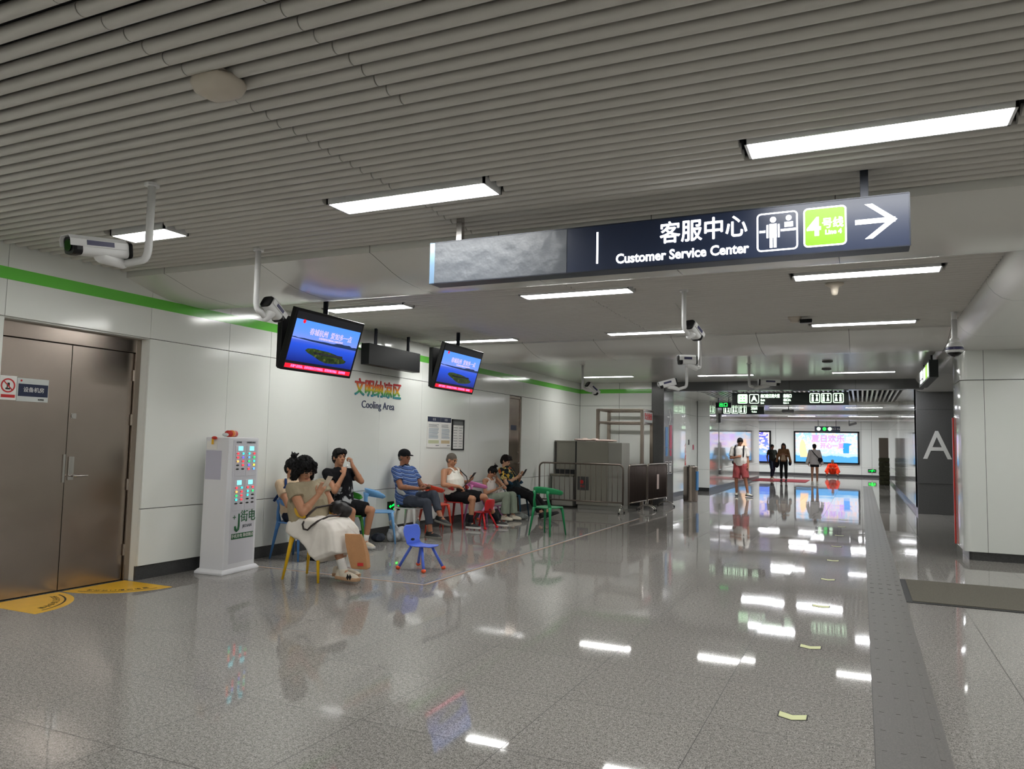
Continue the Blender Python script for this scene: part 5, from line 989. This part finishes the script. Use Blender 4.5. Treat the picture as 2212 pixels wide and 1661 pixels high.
phone((-5.035, 6.42, 1.0), (.45, .1, .85), (-.75, .1, .5), 'phone_gold', 'pale phone held up by the woman in the white skirt')
MB().tube([(V((-5.015, 6.60, .62)) + V((.028 * math.cos(a), .026 * math.sin(a) * .9, .02 * math.cos(a)))) for a in (2 * PI * q / 14 for q in range(15))], .0025, 6).build('hair_tie', 'shoe_black', t)
# handbag and straps, paper bag
M['bag_black'] = pmat('black bag leather', (26, 22, 24), .5, bump=.3, bscale=30); M['strap'] = pmat('dark brown strap', (44, 34, 32), .5)
hb = fuse(MB().ell((-5.02, 6.66, .70), (.13, .07, .085)).ell((-5.08, 6.66, .72), (.09, .07, .08)), 'handbag', 'bag_black', None, .008, 3, .006, 14); tag(hb, 'black handbag with dangling straps on the lap of the woman in the skirt', 'handbag')
MB().tube([(-5.1, 6.6, .76), (-5.16, 6.42, .74), (-5.18, 6.31, .66), (-5.19, 6.25, .58), (-5.165, 6.24, .535), (-5.11, 6.235, .53), (-5.07, 6.24, .57), (-5.01, 6.26, .62), (-4.95, 6.36, .665), (-4.93, 6.5, .665), (-4.97, 6.6, .68)], 1, 8, rs=[.010] * 11).build('strap', 'strap', hb, smooth=True)
M['kraft'] = pmat('brown kraft paper', (176, 128, 86), .75, nscale=10, namt=.08, bump=.9, bscale=7); M['handle_white'] = pmat('white paper handle', (216, 206, 196), .6)
b_ = MB(); c_ = V((-4.66, 6.42, 0)); ax = V((.34, .1, .0)).normalized(); ay = V((0, 0, 1)).cross(ax)
def bg(z, sx, w, d): q = c_ + V((.13 * (1 - z / .5) + sx, 0, z)); return [q + ax * (x * w) + ay * (y * d) for x, y in ((-1, -1), (-.3, -1.0), (.3, -1), (1, -1), (1, 0), (1, 1), (.3, 1), (-.3, 1), (-1, 1), (-1, 0))]
b_.loft([bg(.165, .0, .075, .045), bg(.18, .0, .085, .052), bg(.3, 0, .095, .055), bg(.42, -.012, .095, .035), bg(.50, -.02, .085, .018)])
t = empty('paper_bag', tuple(c_), 'brown paper carrier bag hanging from the seated woman hand', 'bag'); bo = b_.build('bag_body', 'kraft', t, bevel=.004); MB().obox(c_ + V((.1, -.0, .215)) - ay * .056, ax * .03, ay * .002, V((0, 0, .015))).build('red_print', 'red', bo)
MB().tube([c_ + V((-.08, -.02, .48)), V((-4.87, 6.53, .56)), V((-4.90, 6.555, .575)), V((-4.86, 6.54, .575)), c_ + V((.04, .0, .49))], .0035, 6).build('bag_handle', 'handle_white', t)
# ---- person with a bun behind her
cloth('cream top', (200, 176, 148)); cloth('navy trousers', (34, 38, 52)); cloth('black trousers', (24, 23, 25))
J = dict(pel=(-6.31, 7.45, .53), nk=(-6.35, 7.42, .955), hd=(-6.33, 7.41, 1.085), fd=(1, -.15, -.25), fw=(1, 0, 0), sh_r=(-6.36, 7.22, .90), sh_l=(-6.33, 7.62, .90), el_r=(-6.2, 7.2, .66), wr_r=(-6.02, 7.35, .72), el_l=(-6.15, 7.66, .66), wr_l=(-6.0, 7.5, .72), kn_r=(-5.92, 7.36, .5), kn_l=(-5.92, 7.56, .5), an_r=(-5.93, 7.36, .1), an_l=(-5.93, 7.58, .1), td_r=(1, 0, 0), td_l=(1, 0, 0), pn_r=(0, 1, .5), pn_l=(0, -1, .5))
t, P, *_ = person('seated person with a hair bun half hidden behind the woman in the skirt', J, 'skin_tan', 'bun', fat=1.1, shirt='cream top', sleeve=.5, bottom='navy trousers', bot_to=1.85, shoes=('black sock', 'black sock'))
cloth('navy shoulder strap', (30, 50, 92)); MB().tube([(-6.3, 7.25, .96), (-6.25, 7.2, .88), (-6.32, 7.18, .8), (-6.42, 7.2, .7)], .016, 8).build('bag_strap', 'navy shoulder strap', t, smooth=True)
# ---- young man in black T-shirt
def graphic(nm, base, ink, sc, th, zlo, zhi):
    m = pmat(nm, base, .85, spec=.2); k = NT(m); g = k.n('TexCoord').outputs['Object']; sp_ = k.n('SeparateXYZ'); k.l(g, sp_.inputs[0]); n = k.noise(g, sc, 5, .6)
    z = k.math('MULTIPLY', k.math('GREATER_THAN', sp_.outputs[2], zlo), k.math('LESS_THAN', sp_.outputs[2], zhi)); x = k.math('GREATER_THAN', sp_.outputs[0], .0)
    fac = k.math('MULTIPLY', k.math('MULTIPLY', z, x), k.ramp(n, ((th, (0, 0, 0)), (th + .06, (255, 255, 255))))); k.l(k.mix(fac, lin(base), lin(ink)), k.b.inputs['Base Color']); M[nm] = m; return nm
graphic('black tee print', (20, 20, 24), (178, 180, 182), 9, .5, .5, .82)
J = dict(pel=(-6.36, 8.44, .55), nk=(-6.42, 8.43, 1.06), hd=(-6.405, 8.41, 1.205), fd=(.93, -.42, .02), fw=(.93, -.37, 0), sh_r=(-6.48, 8.25, 1.0), sh_l=(-6.36, 8.61, 1.0), el_r=(-6.30, 8.20, .77), wr_r=(-6.235, 8.30, 1.0), hd_r=(-.25, .25, .9), pn_r=(-.5, .8, 0), el_l=(-6.17, 8.60, .89), wr_l=(-6.25, 8.49, 1.11), hd_l=(-.2, -.1, .95), pn_l=(-.9, -.3, 0), kn_r=(-6.06, 8.26, .51), kn_l=(-5.98, 8.58, .51), an_r=(-6.07, 8.24, .1), an_l=(-6.06, 8.58, .1), td_r=(.95, -.35, 0), td_l=(.95, -.3, 0))
person('young man in a black T-shirt and shorts holding both hands to his face', J, 'skin_tan', 'tuft', fat=1.0, shirt='black tee print', sleeve=.5, bottom='black sock', bot_to=.8, bot_w=1.1, shoes=('cream_leather', 'white plastic'), curl=(1.3, 1.1), sock='white sock', loose=1.06)
o = MB().cyl((-6.25, 8.35, 1.08), (-6.2, 8.33, 1.11), .012).build('small_case', 'lettering_white', smooth=True); tag(o, 'small white earbud case held near the young man chin', 'case')
# ---- man with black cap
def stripes(nm, a, b, c3, per):
    m = pmat(nm, a, .85, spec=.2); k = NT(m); g = k.n('TexCoord').outputs['Object']; sp_ = k.n('SeparateXYZ'); k.l(g, sp_.inputs[0]); v = k.math('ADD', sp_.outputs[2], k.math('MULTIPLY', sp_.outputs[0], .35)); v = k.math('ADD', v, k.math('MULTIPLY', k.noise(g, 7, 2), .02))
    f_ = k.math('FRACT', k.math('DIVIDE', v, per)); c = k.ramp(f_, ((0, a), (.3, c3), (.42, c3), (.5, b), (.62, b), (.66, a)), True); k.l(c, k.b.inputs['Base Color']); M[nm] = m
stripes('blue striped polo', (74, 98, 150), (26, 32, 66), (140, 160, 198), .048); cloth('grey trousers cloth', (62, 66, 76)); M['trainer_black'] = pmat('black trainer', (26, 26, 28), .55); M['sole_grey'] = pmat('grey sole', (120, 118, 110), .6)
J = dict(pel=(-6.33, 10.0, .55), nk=(-6.40, 10.0, 1.06), hd=(-6.385, 10.0, 1.195), fd=(1, -.12, -.06), fw=(1, 0, 0), sh_r=(-6.41, 9.80, 1.0), sh_l=(-6.38, 10.20, 1.0), el_r=(-6.26, 9.72, .76), wr_r=(-6.05, 9.88, .74), hd_r=(.8, .5, -.1), pn_r=(.1, .6, .7), el_l=(-6.22, 10.24, .76), wr_l=(-6.04, 10.1, .74), hd_l=(.75, -.6, -.1), pn_l=(0, -.3, .9), kn_r=(-5.90, 9.89, .53), kn_l=(-5.87, 10.03, .645), an_r=(-5.82, 9.88, .105), an_l=(-5.70, 9.96, .33), td_r=(1, -.1, 0), td_l=(1, -.05, 0), _pitch_l=-12, _belly=.05)
t, P, R_, sp, side, fw, up = person('seated man in black cap and blue striped polo with legs crossed', J, 'skin_brown', 'crop', 'hair_grey', fat=1.12, shirt='blue striped polo', sleeve=.62, bottom='grey trousers cloth', bot_to=1.72, shoes=('trainer_black', 'sole_grey'), curl=(.8, .8), loose=1.1, shirt_long=.12)
cp = MB(); cp.ell(P(0, -.01, .055), V((.086, .104, .078)), R_); cp.ell(P(0, -.045, .03), V((.078, .072, .06)), R_); co_ = fuse(cp, 'cap', 'black sock', t, .006, 2)
MB().loft([[P(x, y, z) for x, y, z in ((-.07 * k, .06, .045 + dz), (-.055 * k, .12, .038 + dz), (-.02 * k, .155, .032 + dz), (.02 * k, .155, .032 + dz), (.055 * k, .12, .038 + dz), (.07 * k, .06, .045 + dz))] for k, dz in ((1, 0), (1, .006))]).build('cap_brim', 'black sock', co_, smooth=False, bevel=.002)
cl = MB()
for k in (-1, 1): cl.prism([(0, 0), (.075, -.012), (.085, .02), (.02, .045), (0, .04)], sp(.97) + side * k * .012 + fw * .066, side * k + fw * -.35, up, fw * .006)
cl.build('collar', 'navy trousers', t)
phone((-5.98, 9.96, .755), (.9, .25, .05), (-.1, 0, 1), 'phone_black', 'dark phone in the hands of the man in the black cap')
# ---- man in white vest
cloth('white vest cloth', (226, 222, 212)); cloth('black shorts', (22, 21, 24)); cloth('dark socks', (20, 20, 26))
J = dict(pel=(-6.33, 11.5, .55), nk=(-6.40, 11.5, 1.01), hd=(-6.385, 11.49, 1.135), fd=(1, -.1, -.3), fw=(1, 0, 0), sh_r=(-6.42, 11.30, .94), sh_l=(-6.38, 11.70, .95), el_r=(-6.37, 11.19, .73), wr_r=(-6.15, 11.34, .70), hd_r=(.8, .35, -.4), pn_r=(-.2, .2, -.9), el_l=(-6.30, 11.76, .73), wr_l=(-6.13, 11.64, .78), hd_l=(.85, -.2, .4), pn_l=(-.4, 0, .9), kn_r=(-5.90, 11.37, .505), kn_l=(-5.85, 11.70, .52), an_r=(-5.93, 11.36, .105), an_l=(-5.72, 11.97, .105), td_r=(1, -.08, 0), td_l=(1, .05, 0), _belly=.06, _sock=.35, _shirt='vest')
person('seated grey-haired man in white sleeveless vest and black shorts holding a phone', J, 'skin_tan', 'crop', 'hair_grey', fat=1.28, shirt='white vest cloth', vest=True, bottom='black shorts', bot_to=.86, bot_w=1.08, shoes=('trainer_black', 'white plastic'), sock='dark socks', curl=(.9, .9))
phone((-6.03, 11.6, .875), (.62, -.05, .78), (-.75, 0, .6), 'phone_black', 'black phone held up by the man in the white vest')
o = fuse(MB().ell((-6.15, 11.4, .655), (.09, .06, .045)), 'waist_bag', 'bag_black', None, .008, 2, .004, 12); tag(o, 'small black waist bag on the lap of the man in the white vest', 'bag')
MB().tube([(-6.12, 11.44, .69), (-6.1, 11.55, .78), (-6.16, 11.62, .86), (-6.3, 11.62, .97)], .009, 6).build('strap', 'bag_black', o, smooth=True)
# ---- crouched girl
cloth('pale green trousers', (140, 150, 134)); cloth('white girl top', (214, 206, 200)); M['clog'] = pmat('cream clog', (214, 206, 188), .45)
J = dict(pel=(-6.38, 13.0, .39), nk=(-6.40, 12.99, .79), hd=(-6.33, 12.98, .895), fd=(.72, -.15, -.68), fw=(1, -.1, 0), sh_r=(-6.43, 12.85, .73), sh_l=(-6.36, 13.15, .74), el_r=(-6.38, 12.79, .50), wr_r=(-6.22, 12.90, .575), hd_r=(.8, .2, .35), pn_r=(-.2, .2, .9), el_l=(-6.14, 13.14, .60), wr_l=(-6.27, 13.07, .775), hd_l=(-.3, -.2, .8), pn_l=(-.8, -.5, 0), kn_r=(-5.99, 12.9, .475), kn_l=(-5.96, 13.1, .475), an_r=(-6.02, 12.9, .1), an_l=(-5.95, 13.12, .1), td_r=(1, -.15, 0), td_l=(1, 0, 0), _cuff=.085, _shirt='vest')
person('girl with hair bun bent over a phone on a small pink chair', J, 'skin_tan', 'bun', s=.86, fat=.95, shirt='white girl top', vest=True, bottom='pale green trousers', bot_to=1.88, bot_w=1.15, shoes=('clog', 'clog'), curl=(.8, .9))
phone((-6.12, 12.93, .62), (.85, .1, .5), (-.5, 0, .85), 'phone_gold', 'thin pale phone held by the crouched girl', .9)
cloth('white tote', (206, 200, 196)); o = fuse(MB().ell((-6.2, 13.06, .50), (.07, .1, .06)).ell((-6.14, 13.02, .52), (.05, .06, .05)), 'cloth_bag', 'white tote', None, .008, 2, .01, 16); tag(o, 'white cloth bag on the lap of the crouched girl', 'bag')
# ---- reclining man in floral shirt
def floral():
    m = pmat('floral shirt', (20, 20, 24), .8, spec=.2); k = NT(m); g = k.n('TexCoord').outputs['Object']; v = k.n('TexVoronoi'); v.inputs['Scale'].default_value = 16; k.l(g, v.inputs['Vector']); n = k.noise(g, 13, 4, .6); sp_ = k.n('SeparateXYZ'); k.l(g, sp_.inputs[0])
    w = k.n('SeparateColor'); k.l(v.outputs['Color'], w.inputs[0])
    c = k.ramp(w.outputs[0], ((0, (24, 24, 28)), (.3, (204, 164, 60)), (.5, (170, 84, 54)), (.62, (216, 196, 120)), (.8, (28, 58, 62))), True)
    f_ = k.math('MULTIPLY', k.math('GREATER_THAN', n, .47), k.math('GREATER_THAN', sp_.outputs[2], .72)); k.l(k.mix(f_, lin((26, 40, 46)), c), k.b.inputs['Base Color']); M['floral'] = m
floral()
J = dict(pel=(-6.24, 13.8, .52), nk=(-6.45, 13.8, .955), hd=(-6.44, 13.8, 1.085), fd=(.9, -.1, -.35), fw=(1, 0, .3), sh_r=(-6.45, 13.61, .90), sh_l=(-6.42, 14.0, .91), el_r=(-6.31, 13.57, .66), wr_r=(-6.15, 13.74, .78), hd_r=(.75, .35, .4), pn_r=(-.4, .3, .8), el_l=(-6.28, 14.05, .68), wr_l=(-6.15, 13.88, .79), hd_l=(.75, -.35, .4), pn_l=(-.4, -.3, .8), kn_r=(-5.88, 13.72, .43), kn_l=(-5.87, 13.92, .42), an_r=(-5.60, 13.70, .115), an_l=(-5.55, 13.9, .115), td_r=(1, -.1, 0), td_l=(1, .15, 0), _pitch_r=22, _pitch_l=22, _cuff=.075)
person('young man in floral shirt and black trousers leaning back with legs stretched out', J, 'skin_light', 'tuft', 'hair_brown', shirt='floral', sleeve=.7, bottom='black trousers', bot_to=1.85, bot_w=1.1, shoes=('trainer_black', 'trainer_black'), curl=(.8, .8), loose=1.05)
phone((-6.03, 13.8, .875), (.5, 0, .85), (-.8, 0, .5), 'phone_black', 'black phone held up by the man in the floral shirt')
# ---- walker in the corridor
cloth('grey white tee', (196, 190, 182)); cloth('red shorts cloth', (142, 66, 66)); cloth('black bag cloth', (24, 24, 28))
J = dict(pel=(-3.29, 23.72, .97), nk=(-3.33, 23.72, 1.48), hd=(-3.31, 23.70, 1.61), fd=(.35, -.85, -.4), fw=(.1, -1, 0), sh_r=(-3.52, 23.72, 1.42), sh_l=(-3.14, 23.70, 1.42), el_r=(-3.575, 23.66, 1.13), wr_r=(-3.36, 23.53, 1.17), hd_r=(.95, -.1, .25), pn_r=(0, .9, -.2), el_l=(-3.09, 23.7, 1.13), wr_l=(-3.07, 23.62, .89), hd_l=(.05, -.15, -.95), pn_l=(-1, 0, 0), kn_r=(-3.42, 23.68, .52), kn_l=(-3.15, 23.62, .53), an_r=(-3.43, 23.8, .1), an_l=(-3.08, 23.62, .1), td_r=(.1, -1, 0), td_l=(.75, -.7, 0))
t, P, R_, sp, side, fw, up = person('man in pale T-shirt and red shorts walking down the corridor', J, 'skin_brown', 'short', vox=.009, fat=1.12, shirt='grey white tee', sleeve=.8, bottom='red shorts cloth', bot_to=.96, bot_w=1.25, shoes=('clog', 'trainer_black'), curl=(1.2, .5), shirt_long=.12, loose=1.12)
o = fuse(MB().ell((-3.36, 23.9, 1.2), (.16, .09, .22)).ell((-3.45, 23.82, 1.0), (.12, .08, .08)), 'backpack', 'black bag cloth', None, .012, 3); tag(o, 'black backpack worn by the man walking in red shorts', 'backpack')
for x in (-3.45, -3.2): MB().tube([(x, 23.85, 1.42), (x, 23.73, 1.50), (x, 23.6, 1.42), (x + .01, 23.565, 1.28), (x - .01, 23.6, 1.15)], .022, 8).build('shoulder_strap', 'black bag cloth', o, smooth=True)
# ---- distant people
def stander(label, x, y, h, fd, top, bot, skinm, style, sleeve, bot_to, arms=None, legs=.0, sl=.08, **kw):
    s = h / 1.72; f_ = V((fd[0], fd[1], 0)).normalized(); r_ = f_.cross(V((0, 0, 1)))
    def Q(a, b, z): p = V((x, y, 0)) + r_ * (a * s) + f_ * (b * s); return (p.x, p.y, z * s)
    J = dict(pel=Q(0, 0, .94), nk=Q(0, 0, 1.45), hd=Q(0, .01, 1.585), fd=(f_.x, f_.y, -.15), fw=tuple(f_), sh_r=Q(.18, 0, 1.4), sh_l=Q(-.18, 0, 1.4), kn_r=Q(.1, .02 + legs, .51), kn_l=Q(-.1, .02 - legs * .4, .51), an_r=Q(.1, legs * .7, .1), an_l=Q(-.1, -.02 - legs * 1.2, .1 + abs(legs) * .3), td_r=tuple(f_), td_l=tuple(f_), pn_r=tuple(-r_), pn_l=tuple(r_))
    if arms == 'front': J.update(el_r=Q(.24, .03, 1.13), wr_r=Q(.08, .2, 1.2), el_l=Q(-.24, .03, 1.13), wr_l=Q(-.08, .2, 1.2), hd_r=tuple(V(Q(0, .25, 1.25)) - V(Q(.08, .2, 1.2))), hd_l=tuple(V(Q(0, .25, 1.25)) - V(Q(-.08, .2, 1.2))))
    else: J.update(el_r=Q(.25, -.02, 1.12), wr_r=Q(.26, .08, .88), el_l=Q(-.25, -.02, 1.12), wr_l=Q(-.26, .05, .88), hd_r=(0, 0, -1), hd_l=(0, 0, -1))
    return person(label, J, skinm, style, vox=.012, s=s, shirt=top, sleeve=sleeve, bottom=bot, bot_to=bot_to, curl=(.6, .6), face=False, shirt_long=sl, **kw), Q
cloth('dark patterned shirt', (44, 50, 44), ns=20, na=.5); cloth('dark jeans', (36, 46, 62)); cloth('brown jumper', (132, 96, 66)); cloth('pale shirt', (198, 192, 190)); cloth('orange overalls', (226, 60, 26))
stander('person in dark patterned shirt and jeans walking in the distance', -3.74, 37.0, 1.63, (.5, -.85), 'dark patterned shirt', 'dark jeans', 'skin_dark', 'short', .6, 1.85, legs=.16, shoes=('clog', 'clog'))
(r1, Q) = stander('person in brown top and black trousers standing in the distance', -3.12, 35.6, 1.69, (0, -1), 'brown jumper', 'black trousers', 'skin_brown', 'long', 2.0, 1.9, 'front', sl=.1, shoes=('trainer_black', 'trainer_black'))
MB().prism([(-.1, -.17), (.1, -.17), (.06, .12), (-.05, .12)], (-3.12, 35.43, 1.1), (1, 0, 0), (0, 0, 1), (0, -.01, 0)).build('shirt_print', 'cream top', r1[0])
o = fuse(MB().ell((-3.42, 35.7, .82), (.12, .1, .24)), 'shoulder_bag', 'black bag cloth', None, .014, 2); tag(o, 'dark bag hanging between the two distant standing people', 'bag')
o = fuse(MB().ell((-2.86, 35.65, .82), (.07, .09, .12)), 'shoulder_bag', 'navy trousers', None, .012, 2); tag(o, 'navy bag at the right hip of the distant person in brown', 'bag')
(r2, Q) = stander('person in pale long shirt and black shorts seen from behind before the advert', -1.79, 34.4, 1.67, (0, 1), 'pale shirt', 'black shorts', 'skin_tan', 'short', 2.0, .5, sl=.22, loose=1.15, shoes=('clog', 'clog'))
o = fuse(MB().ell((-1.56, 34.3, 1.0), (.1, .06, .1)), 'crossbody_bag', 'black bag cloth', None, .01, 2); tag(o, 'black crossbody bag on the back of the person in the pale shirt', 'bag'); MB().tube([(-1.9, 34.22, 1.42), (-1.78, 34.2, 1.25), (-1.6, 34.24, 1.05)], .018, 6).build('strap', 'black bag cloth', o)
J = dict(pel=(-1.40, 44.2, .24), nk=(-1.40, 43.95, .70), hd=(-1.40, 43.9, .80), fd=(0, -.9, -.45), fw=(0, -1, 0), sh_r=(-1.58, 43.97, .64), sh_l=(-1.22, 43.97, .64), el_r=(-1.66, 43.8, .45), wr_r=(-1.48, 43.68, .45), el_l=(-1.14, 43.8, .45), wr_l=(-1.32, 43.68, .45), kn_r=(-1.62, 43.85, .46), kn_l=(-1.18, 43.85, .46), an_r=(-1.68, 43.6, .1), an_l=(-1.14, 43.6, .1), td_r=(-.1, -1, 0), td_l=(.1, -1, 0), hd_r=(.7, -.3, .2), hd_l=(-.7, -.3, .2))
person('worker in bright orange overalls sitting on the floor below the advert', J, 'skin_brown', 'crop', 'hair_grey', vox=.012, s=.95, fat=1.1, shirt='orange overalls', sleeve=2.0, bottom='orange overalls', bot_to=1.85, bot_w=1.2, shoes=('trainer_black', 'trainer_black'), face=False)
# ================================================================== BAGS ON THE FLOOR
def film(nm, c, a): 
    m = pmat(nm, c, .25, spec=.6, bump=.8, bscale=14); m.node_tree.nodes['Principled BSDF'].inputs['Transmission Weight'].default_value = a; M[nm] = m
film('translucent plastic', (200, 202, 204), .25); cloth('grey sack cloth', (120, 124, 122))
o = fuse(MB().ell((-6.08, 9.52, .1), (.13, .11, .1)).ell((-6.16, 9.42, .09), (.1, .1, .09)).cap((-6.14, 9.45, .14), (-6.2, 9.4, .27), .035, .012).cap((-6.1, 9.45, .14), (-6.14, 9.36, .26), .03, .01), 'plastic_bag', 'translucent plastic', None, .008, 2, .02, 12); tag(o, 'crumpled translucent plastic bag on the floor behind the blue child chair', 'bag')
o = fuse(MB().ell((-6.32, 9.27, .06), (.1, .08, .06)), 'cloth_bag', 'grey trousers cloth', None, .008, 2, .012, 12); tag(o, 'low dark bundle on the floor left of the plastic bag', 'bag')
o = fuse(MB().ell((-6.02, 13.36, .075), (.16, .12, .075)).ell((-5.9, 13.4, .05), (.12, .1, .05)), 'cloth_bag', 'grey sack cloth', None, .009, 2, .018, 11); tag(o, 'flat grey bag on the floor between the girl and the reclining man', 'bag')
M['bottle'] = pmat('clear bottle', (206, 214, 216), .08, spec=.6); M['bottle'].node_tree.nodes['Principled BSDF'].inputs['Transmission Weight'].default_value = .7
t = empty('water_bottle', (-6.42, 10.5, 0), 'clear water bottle with white cap standing behind the white chair', 'bottle'); MB().lathe((-6.42, 10.5, 0), [(.03, 0), (.033, .01), (.033, .13), (.028, .15), (.033, .17), (.014, .2), (.013, .215)]).build('bottle_body', 'bottle', t, smooth=True); MB().cyl((-6.42, 10.5, .213), (-6.42, 10.5, .235), .015).build('cap', 'lettering_white', t)
